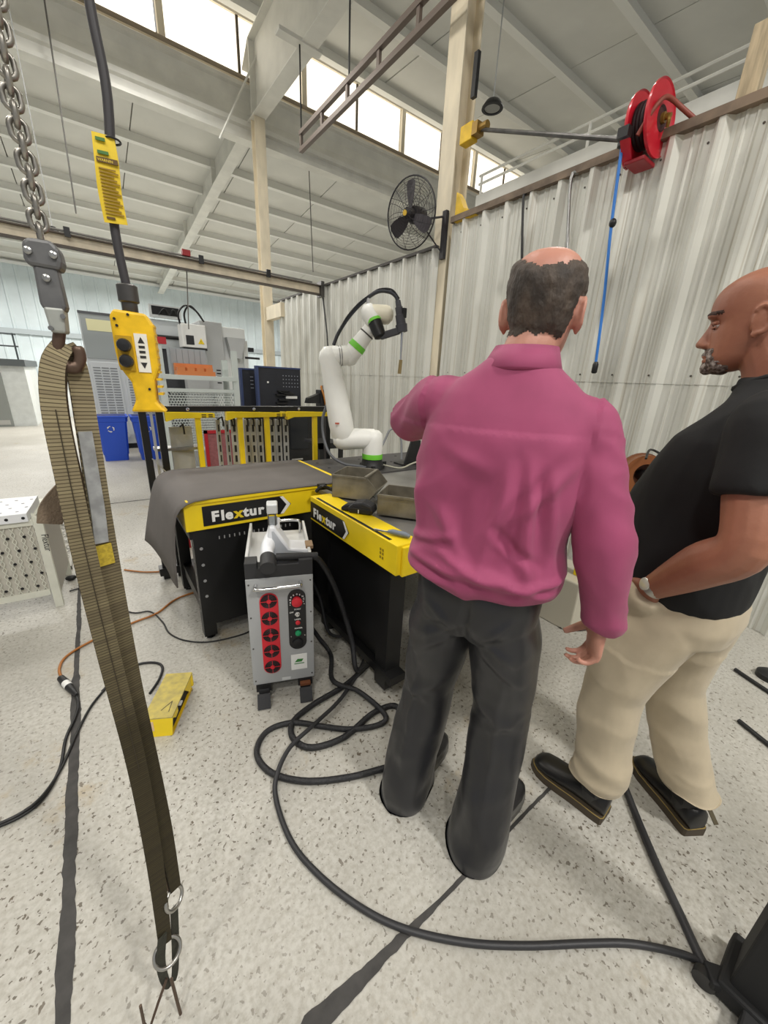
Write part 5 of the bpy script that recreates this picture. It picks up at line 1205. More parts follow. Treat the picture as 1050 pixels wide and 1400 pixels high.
hose('mains_lead', [G(765, 858, .006), G(790, 862, .006), G(830, 856, .006), G(870, 850, .006)], .005, BLK, 'thin black cord behind the hand of the pink shirted man', 'cord')
# small black shoe-like plug by the stand
b = MB(); c = G(97, 790, .02); b.ell((c.x, c.y, .02), (.035, .02, .02)); tag(b.build('cord_end', BLK, smooth=60), 'small black plug on the floor behind the white stand', 'plug')
# ---------------------------------------------------------------- yellow fork stop
a = V((-.027, 1.598, 0)); d = V((.058, 1.554, 0)); u = (d-a).normalized(); v_ = V((-u.y, u.x, 0)); wv = .125
t = thing('floor_stop', 'yellow steel floor stop with worn top beside the sling', 'floor stop', ((a+d)/2), math.atan2(u.y, u.x))
WORN = M('worn_yellow', (168, 154, 92), .7, vary=.2, scale=30, col2=(196, 178, 92)); hw = .06
MB().prism([(-hw, .098), (hw, .098), (hw, .104), (-hw, .104)], -.02, .25).build('top_plate', WORN, t)
MB().prism([(-.048, 0), (.048, 0), (hw, .098), (-hw, .098)], -.02, -.014).build('front_plate', YEL, t)
MB().prism([(-.055, .035), (-.02, .035), (-.02, .085), (-.058, .085)], -.0215, -.0202).build('label', M('label_faded', (226, 196, 160), .6), t)
MB().box(-hw, hw, .235, .25, .03, .098).build('rear_plate', YEL, t)
MB().prism([(.14, .098), (.25, .098), (.25, .045), (.2, .03)], .052, .057, (0, 0, 0), (0, 1, 0), (0, 0, 1), (1, 0, 0)).build('gusset', YEL, t)
MB().prism([(-.02, .098), (.05, .098), (.05, .065), (.02, .06)], .052, .057, (0, 0, 0), (0, 1, 0), (0, 0, 1), (1, 0, 0)).build('gusset', YEL, t)
MB().box(-.05, .05, -.014, .25, 0, .008).build('base_plate', DYEL, t); MB().box(-.04, .04, 0, .22, .01, .06).build('core', BLKM, t)
MB().box(.04, .056, .085, .11, .06, .066).build('pin', WHITEP, t)
for p_, q_ in (((.0, .02), (.03, .07)), ((.03, .07), (.035, .01))): MB().bar((p_[0], p_[1], .1045), (q_[0], q_[1], .1045), .003, .001).build('scratch', M('scratch', (90, 84, 60), .8), t)
# ---------------------------------------------------------------- black stand base in the bottom right corner
c = atz(1016, 1372, 0); t = thing('stand_base', 'black upright stand with floor legs at the bottom right corner', 'stand', (c.x+.03, c.y-.02, 0)); o_ = V(t.location)
MB().box(-.065, .065, -.06, .06, .02, 1.05).build('column', BLKM, t, bevel=.008)
MB().box(-.085, .085, -.08, .08, .012, .07).build('hub', BLKM, t, bevel=.008)
def leg(px, py, w0):
    e = atz(px, py, .045)-o_; MB().bar(V((0, 0, .045)), V((e.x, e.y, .045)), w0, .03).build('leg', BLKM, t, bevel=.006); MB().lathe([(.026, -.012), (.026, .012)], (e.x, e.y, .026), (1, 0, 0), 14).build('caster', BLK, t, 40)
for px, py in ((966, 1332), (1018, 1450), (1085, 1420), (1120, 1300)): leg(px, py, .05)
# ================================================================== people
def remesh(mbs, voxel, smooth=4, name='body', factor=.5):
    big = MB()
    for m_ in mbs: big.add(m_.v, m_.f)
    me = big.mesh('tmp'); o = bpy.data.objects.new('tmp', me); COL.objects.link(o)
    r = o.modifiers.new('r', 'REMESH'); r.mode = 'VOXEL'; r.voxel_size = voxel
    if smooth:
        s_ = o.modifiers.new('s', 'SMOOTH'); s_.factor = factor; s_.iterations = smooth
    dg = bpy.context.evaluated_depsgraph_get(); dg.update()
    out = bpy.data.meshes.new_from_object(o.evaluated_get(dg)); out.name = name
    bpy.data.objects.remove(o); bpy.data.meshes.remove(me)
    out.materials.clear()
    return out
class Frame:
    """local frame of a figure: x to its right, f forwards, z up"""
    def __init__(s, o, yaw):
        y = math.radians(yaw); s.o = V((o[0], o[1], 0)); s.r = V((math.cos(y), -math.sin(y), 0)); s.f = V((math.sin(y), math.cos(y), 0)); s.u = V((0, 0, 1))
    def __call__(s, x, f, z): return s.o + s.r*x + s.f*f + s.u*z
def sect(c, r_, f_, a, b_, n=24, e=2.3, bf=None):
    """superellipse ring, a across, b_ behind and bf in front"""
    out = []
    for k in range(n):
        t_ = 2*math.pi*k/n; cs, sn = math.cos(t_), math.sin(t_)
        x = a*math.copysign(abs(cs)**(2/e), cs); y = math.copysign(abs(sn)**(2/e), sn); y *= (bf if (bf and y > 0) else b_)
        out.append(c + r_*x + f_*y)
    return out
def torso(F, rows):
    """rows: x, f, z, half width, half depth back, half depth front"""
    m_ = MB(); m_.loft([sect(F(x, f, z), F.r, F.f, a, b_, 28, 2.4, bf) for x, f, z, a, b_, bf in rows]); return m_
def limb(pts, rad, n=16, k=5):
    P = curve_pts(pts, k); R_ = [v.x for v in curve_pts([V((r, 0, 0)) for r in rad], k)]
    return MB().tube(P, R_, n)
def legs(F, rows, n=22):
    m_ = MB(); m_.loft([sect(F(x, f, z), F.r, F.f, a, b_, n, 2.2) for x, f, z, a, b_ in rows]); return m_
def head(c, r_, f_, u_, s=1.0):
    """head built from level rings: chin to crown, with nose, brow, ears, lips"""
    m_ = MB(); lv = [(-.120, .066, .030, .016), (-.110, .086, .000, .034), (-.088, .094, -.040, .051), (-.062, .093, -.066, .061), (-.03, .091, -.084, .068), (0, .090, -.097, .073), (.03, .096, -.103, .077), (.06, .092, -.101, .077), (.085, .078, -.090, .071), (.104, .052, -.066, .054), (.114, .026, -.038, .034), (.118, .008, -.016, .014)]
    rings = []; lq = [v for v in zip(curve_pts([V(q[:3]) for q in lv], 4), curve_pts([V((q[3], 0, 0)) for q in lv], 4))]
    for z, fr, bk, hw in [(a.x, a.y, a.z, c_.x) for a, c_ in lq]:
        mid = (fr+bk)/2; hf = (fr-bk)/2
        rings.append([c + s*(u_*z + r_*(hw*math.copysign(abs(math.cos(t_))**.88, math.cos(t_))) + f_*(mid+hf*math.copysign(abs(math.sin(t_))**.92, math.sin(t_)))) for t_ in [2*math.pi*k/28 for k in range(28)]])
    m_.loft(rings)
    P = lambda x, f, z: c + s*(r_*x + f_*f + u_*z)
    nose = MB(); nr = []
    for z, f, hw, dp in ((.014, .091, .009, .016), (-.005, .099, .011, .022), (-.022, .108, .015, .028), (-.036, .117, .019, .032), (-.046, .114, .022, .032), (-.054, .098, .019, .022)):
        nr.append([P(hw*math.cos(t_), f-dp+dp*(1+math.sin(t_))*.55, z) for t_ in [2*math.pi*k/14 for k in range(14)]])
    nose.loft(nr)
    ex = [nose]
    R3 = Matrix((r_, f_, u_)).transposed()
    def E_(x, f, z, a, b_, d): ex.append(MB().ell(P(x, f, z), (a*s, b_*s, d*s), 12, 8, R3))
    for sx in (-1, 1):
        E_(sx*.030, .086, .022, .026, .013, .009); E_(sx*.013, .098, -.046, .009, .012, .008)
        # ear: bowl with rim
        ec = P(sx*.079, -.012, -.014)
        er = MB(); pts = []
        for k in range(13):
            a = -1.9 + 3.9*k/12*1.12
            pts.append(ec + s*(f_*(-.004-.019*math.cos(a+.15)*1.0 if False else -.018*math.cos(a)*1.0) + u_*(.031*math.sin(a)+.004) + r_*(sx*(.005+.003*math.cos(a)))))
        er.tube(pts, .0052*s, 8); ex.append(er)
        ex.append(MB().ell(P(sx*.077, -.010, -.014), (.0085*s, .020*s, .033*s), 10, 7, R3)); ex.append(MB().ell(P(sx*.079, -.002, -.042), (.006*s, .009*s, .010*s), 10, 7, R3))
    E_(0, .108, -.040, .013, .013, .011)
    E_(0, .094, -.073, .021, .010, .0065); E_(0, .093, -.085, .019, .010, .007); E_(0, .088, -.104, .020, .012, .014)
    return [m_]+ex
def hand(wr, d, pn, sd, s=1.0, curl=.5, spread=.0, thumb=.6):
    """wrist point, direction, palm normal, thumb side; four fingers and a thumb"""
    d, pn, sd = V(d).normalized(), V(pn).normalized(), V(sd).normalized(); sd = (sd-d*sd.dot(d)).normalized(); pn = d.cross(sd).normalized()*(1 if d.cross(sd).dot(pn) > 0 else -1)
    out = []; m_ = MB()
    m_.loft([[wr + d*(q*s) + sd*(a*s*math.cos(t_)) + pn*(b_*s*math.sin(t_)) for t_ in [2*math.pi*k/16 for k in range(16)]] for q, a, b_ in ((-.03, .028, .021), (0, .028, .020), (.03, .036, .018), (.065, .042, .015), (.092, .041, .012))])
    out.append(m_)
    for i, (off, L_, q0) in enumerate(((.030, .072, .088), (.010, .080, .092), (-.011, .074, .089), (-.030, .058, .080))):
        p = wr + d*(q0*s) + sd*(off*s); ang = .0; P = [p-d*.015*s, p]; rr = [.0085*s, .0095*s]; dd = (d + sd*(off*spread*6)).normalized()
        for seg, ln in enumerate((.44, .32, .24)):
            ang += curl*(.75 if seg == 0 else 1.0)*(1+.08*i); p = p + (dd*math.cos(ang)+pn*math.sin(ang))*(L_*ln*s); P.append(p.copy()); rr.append((.0092-.0011*(seg+1))*s)
        out.append(MB().tube(curve_pts(P, 3), [v.x for v in curve_pts([V((r, 0, 0)) for r in rr], 3)], 10))
    p = wr + d*(.02*s)+sd*(.026*s); P = [p]; dd = (d*.75+sd*.62+pn*.3).normalized()
    for seg, ln in enumerate((.042, .034, .028)):
        p = p+dd*(ln*s); P.append(p.copy()); dd = (dd+pn*(.45*thumb)-sd*(.30*thumb)).normalized()
    out.append(MB().tube(curve_pts(P, 3), [v.x for v in curve_pts([V((r*s, 0, 0)) for r in (.016, .013, .0105, .0085)], 3)], 10))
    return out
def folds(me, fn):
    """push cloth vertices along their normals"""
    me.update(); ds = [fn(v.co, v.normal) for v in me.vertices]; ns = [v.normal.copy() for v in me.vertices]
    for v, d, n_ in zip(me.vertices, ds, ns): v.co += n_*d
def ridge(p): return 1-2*abs(noise.noise(p))
def patch(me, pred, off, name, soft=4):
    """a shell lifted off part of a body mesh: hair, brows, beard"""
    bm = bmesh.new(); bm.from_mesh(me); bm.normal_update()
    dele = [f for f in bm.faces if not pred(f.calc_center_median(), f.normal)]
    bmesh.ops.delete(bm, geom=dele, context='FACES')
    bm.normal_update()
    for v in bm.verts:
        v.tag = False
    ring = {v: 0 for v in bm.verts if any(len(e.link_faces) < 2 for e in v.link_edges)}
    front = list(ring)
    for k in range(1, soft+1):
        nx = []
        for v in front:
            for e in v.link_edges:
                q = e.other_vert(v)
                if q not in ring: ring[q] = k; nx.append(q)
        front = nx
    mv = []
    for v in bm.verts:
        o_ = off(v.co) if callable(off) else off; k = ring.get(v, soft)/soft
        mv.append(v.normal*(o_*(.12+.88*math.sin(k*math.pi/2))))
    for v, d in zip(bm.verts, mv): v.co += d
    out = bpy.data.meshes.new(name); bm.to_mesh(out); bm.free(); return out
def surf_tube(me, rays, r_, lift=0.001):
    """points where the rays first meet the surface, as a thin tube (seams)"""
    bv = BVHTree.FromPolygons([v.co[:] for v in me.vertices], [p.vertices[:] for p in me.polygons]); P = []
    for o_, d in rays:
        h = bv.ray_cast(o_, d)
        if h[0] is not None: P.append(h[0]+h[1]*lift)
    return MB().tube(P, r_, 6) if len(P) > 3 else None
def cloth_mat(name, col, rough, weave=900, bump=.15, sheen=.3, vary=.05):
    m = M(name, col, rough, vary=vary, scale=14, bump=bump, bscale=weave); m.node_tree.nodes['Principled BSDF'].inputs['Sheen Weight'].default_value = sheen; return m
def skin_mat(name, c1, c2, scale=9):
    m = M(name, c1, .48, col2=c2, scale=scale, bump=.06, bscale=160, contrast=(.3, .7)); b = m.node_tree.nodes['Principled BSDF']; b.inputs['Subsurface Weight'].default_value = .08; b.inputs['Subsurface Radius'].default_value = (.01, .004, .002); return m
def localise(o, root):
    for v in o.data.vertices: v.co -= root.location
def shoe(F, x, f, yaw, L_=.285, W_=.095, sole=.028, top=.10):
    """lofted shoe pointing along yaw from heel (x, f): returns upper and sole"""
    y = math.radians(yaw); dr = F.f*math.cos(y)+F.r*math.sin(y); sdv = F.r*math.cos(y)-F.f*math.sin(y); h = F(x, f, 0)
    up = MB(); so = MB()
    pr = [(0.0, .30, top*.80), (.02, .36, top*.95), (.10, .39, top), (.28, .40, top*1.0), (.42, .42, top*.86), (.58, .47, top*.72), (.75, .50, .076), (.88, .45, .070), (.96, .33, .058), (1.0, .17, .040)]
    up.loft([[h+dr*(t_*L_)+sdv*(W_*w_*math.cos(a))+V((0, 0, sole*.7+max(0, (ht-sole*.7)*(.5+.5*math.sin(a))))) for a in [2*math.pi*k/18 for k in range(18)]] for t_, w_, ht in pr])
    P = []
    for t_, w_, _ in pr: P.append((t_*L_, W_*(w_+.04)))
    poly = [(a-.004, b_) for a, b_ in P]+[(a+(.006 if i == 0 else 0), -b_) for i, (a, b_) in enumerate(reversed(P))]
    so.prism(poly, 0, sole, h, dr, sdv, (0, 0, 1))
    return up, so
# ---------------------------------------------------------------- man in the pink shirt (seen from behind)
FA = Frame((.865, .65), 62)
A = thing('person', 'balding man in pink dress shirt and charcoal trousers seen from behind', 'person', (.865, .65, 0))
hcA = FA(.055, .03, 1.70); tilt = Matrix.Rotation(math.radians(4), 3, FA.f)
fA = (FA.f*.98 + V((0, 0, -.16))).normalized(); rA = fA.cross(V((0, 0, 1))).normalized(); uA = rA.cross(fA).normalized()
SA = 1.06
elbR, wrR = FA(.295, -.05, 1.17), FA(.335, -.005, .925)
elbL, wrL = FA(-.33, .20, 1.405), FA(-.12, .36, 1.46)
shR, shL = FA(.195, -.02, 1.445), FA(-.165, -.0, 1.475)
neckA = limb([FA(.02, -.02, 1.45), FA(.03, -.012, 1.56), FA(.045, .0, 1.62), hcA+uA*-.03], [.075, .064, .061, .06])
body_rows = [(0.0, .0, .86, .15, .10, .10), (.0, 0, .96, .16, .11, .11), (.005, 0, 1.1, .155, .11, .11), (.015, 0, 1.3, .17, .11, .11), (.02, -.005, 1.43, .165, .09, .09), (.02, -.01, 1.5, .10, .07, .07), (.025, -.01, 1.55, .05, .05, .05)]
parts = head(hcA, rA, fA, uA, SA)+[neckA, torso(FA, body_rows)]
parts += [limb([shR, elbR, wrR], [.055, .04, .029]), limb([shL, elbL, wrL], [.055, .04, .029])]
hdR = (FA.u*-.97+FA.f*.12+FA.r*.05).normalized()
parts += hand(wrR, hdR, -FA.f*.25-FA.r*.95, -FA.r*.25+FA.f*.95, 1.12, .72)
parts += hand(wrL, (FA.f*.2+FA.r*.7+FA.u*.7), -FA.f, FA.u*.5-FA.r*.5, 1.0, .5)
parts += [limb([FA(-.09, 0, .9), FA(-.13, .03, .5), FA(-.15, -.03, .08)], [.085, .06, .045]), limb([FA(.09, 0, .9), FA(.13, .02, .5), FA(.13, -.09, .08)], [.085, .06, .045])]
SKA = skin_mat('skin_fair', (200, 148, 128), (184, 126, 108))
meA = remesh(parts, .0045, 3)
HAIRA = M('hair_brown', (52, 44, 38), .7, vary=.35, scale=26, bump=.6, bscale=90, col2=(84, 72, 62), stretch=(1, 1, .5))
def hl(p): q = (p-hcA)/SA; return q.dot(rA), q.dot(fA), q.dot(uA)
def hairpred(p, n_):
    x, f, z = hl(p); j = .008*noise.noise(p*60)
    if abs(x) > .083 or z > .15: return False
    if (p-hcA).length > .16: return False
    low = -.068 if f < -.03 else -.02+.5*(f+.03)
    if z < low+j: return False
    if f > .02+j and z < .075: return False
    # bald crown
    if z > .052+9*(x-.008)**2+j*1.2: return False
    if f > .0 and z > .07 and abs(x) < .052: return False
    if abs(x) > .066 and -.035 < f < .03 and z < .022: return False
    return True
hairA = patch(meA, hairpred, lambda p: .008+.003*noise.noise(p*45)+.0015*noise.noise(p*160), 'hair', 6)
oA = link('body', meA, SKA, A, 180); localise(oA, A)
o = link('hair', hairA, HAIRA, oA, 180); localise(o, A)
# shirt
rows = [(0.0, -.005, .985, .186, .135, .14), (0, -.008, 1.005, .202, .156, .15), (0.0, -.008, 1.05, .203, .158, .15), (.005, -.006, 1.13, .200, .15, .145), (.010, -.006, 1.22, .205, .148, .145), (.014, -.008, 1.32, .213, .146, .14), (.018, -.012, 1.40, .214, .138, .13), (.020, -.016, 1.455, .200, .120, .11), (.020, -.018, 1.50, .180, .102, .09), (.022, -.018, 1.535, .142, .088, .08), (.025, -.018, 1.562, .100, .080, .072), (.028, -.014, 1.585, .074, .070, .066)]
sp_ = [torso(FA, rows), limb([shR+FA.r*-.05, shR+FA.u*-.005, (shR+elbR)/2, elbR, (elbR+wrR)/2, wrR+FA.u*.02, wrR-hdR*-.005], [.06, .068, .062, .055, .049, .043, .043]), limb([shL+FA.r*.05, shL, (shL+elbL)/2, elbL, (elbL+wrL)/2, wrL], [.06, .072, .069, .062, .053, .046])]
shirtA = remesh(sp_, .0075, 14, 'shirt')
def fa(p, n_):
    q = p-FA.o; x, f, z = q.dot(FA.r), q.dot(FA.f), q.z
    arm = abs(x-.01) > .21
    w1 = ridge(V((x*5.5+z*1.5, f*4, z*1.8+3)))*.013
    w2 = noise.noise(V((x*15+z*6, f*10, z*5)))*.006
    bag = .010*math.exp(-((z-1.05)/.06)**2)*(.6+ridge(V((x*9, f*6, z*9+7))))
    diag = .016*ridge(V(((x-z*.8)*6, f*3, (z+x*.8)*2)))*math.exp(-((z-1.18)/.2)**2) if not arm else 0
    k = .45 if z > 1.42 else 1
    aw = .009*ridge(V((x*6, f*6, z*13+f*9))) if arm else 0
    return (w1+w2)*k+bag*(0 if arm else 1)+diag+aw
# drapes read off the back of the shirt: x0, z0, x1, z1, half width, height
DRAPE = [(.10, 1.36, .13, 1.04, .014, .013), (.06, 1.34, .02, 1.06, .016, .010), (.15, 1.34, .17, 1.08, .012, .010), (-.02, 1.30, -.05, 1.08, .030, -.010), (.19, 1.36, .08, 1.22, .014, .009),
         (-.19, 1.10, -.05, 1.15, .012, .010), (-.17, 1.06, .06, 1.055, .011, .011), (-.08, 1.10, .10, 1.03, .012, .011), (.02, 1.08, .18, 1.02, .011, .010), (-.15, 1.30, -.17, 1.10, .016, .009),
         (.04, 1.20, .15, 1.10, .012, -.009), (-.10, 1.22, -.02, 1.09, .018, .009), (-.19, 1.02, -.02, 1.02, .010, .009), (.08, 1.04, .20, 1.07, .010, .009), (-.12, 1.38, .02, 1.33, .02, .005)]
def drapes(p, n_):
    q = p-FA.o; x, f, z = q.dot(FA.r), q.dot(FA.f), q.z; d = 0
    if f > .02 or abs(x) > .235: return 0
    x += .010*noise.noise(V((x*9, z*9, 1)))
    for x0, z0, x1, z1, w_, a_ in DRAPE:
        L2 = (x1-x0)**2+(z1-z0)**2; t_ = ((x-x0)*(x1-x0)+(z-z0)*(z1-z0))/L2
        if -.1 < t_ < 1.1:
            s_ = ((x-x0)*(z1-z0)-(z-z0)*(x1-x0))/math.sqrt(L2); tap = max(0, math.sin(math.pi*min(1, max(0, (t_+.1)/1.2))))
            d += a_*tap*math.exp(-(s_/w_)**2) - .35*a_*tap*math.exp(-((s_-1.9*w_)/w_)**2)
    return d
folds(shirtA, lambda p, n_: fa(p, n_)+1.45*drapes(p, n_))
PINK = cloth_mat('shirt_pink', (156, 66, 103), .75, 1200, .12, .1)
oS = link('shirt', shirtA, PINK, A, 180); localise(oS, A)
PINKD = cloth_mat('shirt_seam', (104, 38, 64), .8)
# collar: standing band folded over
cc = MB(); rings = []
for (z, a, b_, dz) in ((1.565, .078, .078, 0), (1.59, .073, .073, 0), (1.612, .070, .071, 0), (1.617, .075, .076, 0), (1.592, .085, .087, 0), (1.568, .095, .097, 0), (1.560, .088, .089, 0)):
    rings.append([FA(.031+(z-1.57)*.1, -.014+(z-1.57)*.3, z) + FA.r*(a*math.cos(t_)) + FA.f*(b_*math.sin(t_)) - V((0, 0, .045*max(0, math.sin(t_)))) for t_ in [2*math.pi*k/32 for k in range(32)]])
cc.loft(rings, False, True); o = cc.build('collar', PINK, oS, 180); localise(o, A)
ys = surf_tube(shirtA, [(FA(-.24+.5*k/30, -.6, 1.445-.02*abs(-.24+.5*k/30)/.24), FA.f) for k in range(31)], 0.0015, .0002)
if ys: o = ys.build('yoke_seam', PINKD, oS, 60); localise(o, A)
cf = MB(); d = hdR
cf.loft([[wrR+d*q + (FA.r*math.cos(t_)+FA.f*math.sin(t_))*r_ for t_ in [2*math.pi*k/20 for k in range(20)]] for q, r_ in ((-.075, .050), (-.03, .047), (-.005, .047), (-.005, .041), (-.06, .042))]); o = cf.build('cuff', PINK, oS, 60); localise(o, A)
MB_ = MB().lathe([(.005, 0), (.005, .003)], wrR+d*-.03-FA.f*.047, -FA.f, 10); o = MB_.build('cuff_button', M('button_pink', (190, 130, 150), .4), oS); localise(o, A)
# trousers
tp_ = [torso(FA, [(0, 0, .82, .15, .12, .11), (0, -.008, .88, .178, .145, .125), (0, -.006, .96, .182, .142, .125), (0, 0, 1.04, .172, .125, .115)]),
       legs(FA, [(-.085, .0, .90, .09, .12), (-.095, .0, .80, .098, .125), (-.108, .015, .66, .092, .108), (-.125, .025, .50, .084, .095), (-.14, .01, .34, .084, .098), (-.152, -.015, .18, .088, .112), (-.158, -.02, .05, .093, .128), (-.158, -.02, -.05, .093, .128)]),
       legs(FA, [(.085, .0, .90, .09, .12), (.10, .0, .80, .098, .125), (.115, .015, .66, .092, .108), (.13, .02, .50, .084, .095), (.132, -.015, .34, .084, .098), (.132, -.055, .18, .088, .112), (.130, -.08, .045, .094, .128), (.130, -.08, -.05, .094, .128)])]
trA = remesh(tp_, .008, 5, 'trousers')
def ft(p, n_):
    q = p-FA.o; x, f, z = q.dot(FA.r), q.dot(FA.f), q.z
    return .011*ridge(V((x*6, f*4, z*2.6+x*4)))+.006*noise.noise(V((x*12+z*6, f*9, z*7)))+.006*math.exp(-(z/.12)**2)*noise.noise(V((x*12, f*12, z*16)))
TDR = [(.0, 1.0, .0, .80, .012, -.014), (.03, .86, .15, .78, .012, .009), (-.03, .86, -.14, .79, .012, .009), (.05, .82, .17, .70, .014, .010), (-.05, .82, -.16, .72, .014, .009), (.05, .60, .20, .50, .020, .009), (.06, .46, .19, .56, .018, .007), (-.20, .50, -.07, .60, .020, .009), (-.19, .58, -.08, .48, .018, .007),
       (.12, .70, .14, .20, .010, .010), (-.14, .70, -.155, .22, .010, .010), (.07, .22, .19, .30, .03, .006), (-.21, .22, -.10, .30, .03, .006), (-.12, .93, -.03, .86, .01, .007), (.12, .93, .04, .85, .01, .007)]
def tdr(p, n_):
    q = p-FA.o; x, f, z = q.dot(FA.r), q.dot(FA.f), q.z; d = 0
    if n_.dot(FA.f) > .35: return 0
    x += .012*noise.noise(V((x*8, z*8, 4)))
    for x0, z0, x1, z1, w_, a_ in TDR:
        L2 = (x1-x0)**2+(z1-z0)**2; t_ = ((x-x0)*(x1-x0)+(z-z0)*(z1-z0))/L2
        if -.1 < t_ < 1.1:
            s_ = ((x-x0)*(z1-z0)-(z-z0)*(x1-x0))/math.sqrt(L2); d += a_*max(0, math.sin(math.pi*min(1, max(0, (t_+.1)/1.2))))*math.exp(-(s_/w_)**2)
    return d
folds(trA, lambda p, n_: ft(p, n_)+tdr(p, n_))
for v in trA.vertices: v.co.z = max(v.co.z, .006)
CHAR = cloth_mat('trouser_charcoal', (32, 32, 35), .34, 1500, .08, .04)
o = link('trousers', trA, CHAR, A, 180); localise(o, A)
SHB = M('shoe_black', (34, 33, 34), .4); SHS = M('shoe_sole_grey', (108, 106, 100), .7)
for x, f, yw in ((-.155, -.055, 10), (.130, -.105, 20)):
    u_, s_ = shoe(FA, x, f, yw, .31, .105)
    o = u_.build('shoe', SHB, A, 60); localise(o, A); o2 = s_.build('sole', SHS, o); localise(o2, A)
# ---------------------------------------------------------------- man in the black T-shirt (profile)
FB = Frame((1.47, .27), 3)
Bm = thing('person', 'bald man with grey goatee in black T-shirt and tan trousers', 'person', (1.47, .27, 0))
FH = Frame((1.47, .27), -9)
hcB = FB(.0, .06, 1.722)
fB = (FH.f + V((0, 0, -.14))).normalized(); rB = fB.cross(V((0, 0, 1))).normalized(); uB = rB.cross(fB).normalized(); SB = 1.05
shLb, shRb = FB(-.205, -.085, 1.465), FB(.215, -.02, 1.50)
elL, wrLb = FB(-.275, -.13, 1.19), FB(-.212, .04, .975)
elRb, wrRb = FB(.29, -.06, 1.18), FB(.27, .05, .93)
SKB = skin_mat('skin_brown', (166, 112, 88), (142, 90, 70))
prt = head(hcB, rB, fB, uB, SB)
prt += [limb([FB(0, -.04, 1.46), FB(0, -.02, 1.56), FB(0, .0, 1.62), hcB-uB*.03-fB*.012], [.085, .070, .066, .062])]
prt += [torso(FB, [(0, 0, .86, .16, .11, .11), (0, 0.02, 1.0, .165, .11, .13), (0, 0.02, 1.15, .17, .12, .14), (0, 0, 1.3, .18, .12, .13), (0, -.01, 1.43, .175, .10, .10), (0, -.02, 1.51, .11, .08, .08), (0, -.02, 1.56, .05, .05, .05)])]
prt += [limb([shLb, (shLb+elL)/2, elL, elL*.6+wrLb*.4, wrLb], [.06, .064, .056, .058, .035]), limb([shRb, (shRb+elRb)/2, elRb, elRb*.6+wrRb*.4, wrRb], [.06, .058, .048, .048, .031])]
prt += hand(wrLb, (FB.f*.40-FB.u*.80+FB.r*.42), FB.r, FB.f*.8+FB.u*.4, 1.0, .25)
prt += hand(wrRb, (-FB.u+FB.f*.2), -FB.r, FB.f, 1.05, .45)
prt += [limb([FB(-.10, 0, .9), FB(-.13, .07, .5), FB(-.165, .048, .15)], [.085, .06, .036]), limb([FB(.10, 0, .9), FB(.12, -.01, .5), FB(.088, -.165, .15)], [.085, .06, .036])]
meB = remesh(prt, .0036, 5)
def hb_(p): q = (p-hcB)/SB; return q.dot(rB), q.dot(fB), q.dot(uB)
meB.update()
ns = [v.normal.copy() for v in meB.vertices]
for v, n_ in zip(meB.vertices, ns):
    if v.co.z < 1.5: continue
    x, f, z = hb_(v.co)
    if f > .02:
        for sx in (-1, 1):      # eye sockets
            d2 = ((x-sx*.032)/.017)**2+((z-.002)/.011)**2
            if d2 < 6: v.co -= fB*(.010*math.exp(-d2))
        d2 = (x/.024)**2+((z+.079)/.0016)**2
        if d2 < 5: v.co -= fB*(.003*math.exp(-d2))
browB = patch(meB, lambda p, n_: p.z > 1.5 and (lambda q: q[1] > .05 and .012 < abs(q[0]) < .060+.002*noise.noise(p*200) and abs(q[2]-(.029-.18*max(0, abs(q[0])-.042)))/1 < .0042)(hb_(p)), .003, 'eyebrows', 1)
def beard(p, n_):
    if p.z < 1.5: return False
    x, f, z = hb_(p); j = .005*noise.noise(p*90)
    if f < .044+j: return False
    if abs(x) > .040+j: return False
    if -.128 < z < -.055+j*.4:
        if -.0715 > z > -.0895 and abs(x) < .022: return False
        if z > -.054: return False
        return True
    return False
beardB = patch(meB, beard, lambda p: .0055+.0012*noise.noise(p*110)+.0008*noise.noise(p*300), 'goatee', 3)
oB = link('body', meB, SKB, Bm, 180); localise(oB, Bm)
o = link('eyebrows', browB, M('brow_dark', (62, 44, 36), .8), oB, 180); localise(o, Bm)
o = link('goatee', beardB, M('goatee_grey', (84, 70, 62), .85, vary=.3, scale=110, col2=(178, 168, 160), bump=.35, bscale=260, contrast=(.42, .68)), oB, 180); localise(o, Bm)
for sx in (-1, 1):
    ec = hcB+SB*(rB*(sx*.032)+fB*.0715+uB*.001)
    e = MB().ell(ec, (.0125, .0125, .0125), 16, 12).build('eye', M('eye_white', (216, 206, 198), .2), oB, 180); localise(e, Bm)
    i_ = MB().lathe([(.0058, 0), (.0056, .001), (.0, .0012)], ec+(fB*.0112-uB*.0048)*1.0, fB-uB*.42, 14).build('iris', M('iris_dark', (38, 24, 18), .15), oB); localise(i_, Bm)
    l_ = MB(); R3 = Matrix((rB, fB, uB)).transposed()
    for zz, top in ((.0015, 1), (-.0075, 0)):
        l_.tube(curve_pts([ec+rB*(.014*q)+fB*(.0135*math.cos(q*1.1))+uB*((zz+(.0035 if top else -.001)*math.cos(q*1.5))) for q in (-1, -.5, 0, .5, 1)], 4), .0048 if top else .0026, 8)
    l_.ell(ec+uB*.0036+fB*.0006, (.0145, .0132, .0112), 16, 10, R3)
    lo_ = l_.build('eyelids', SKB, oB, 180); localise(lo_, Bm)
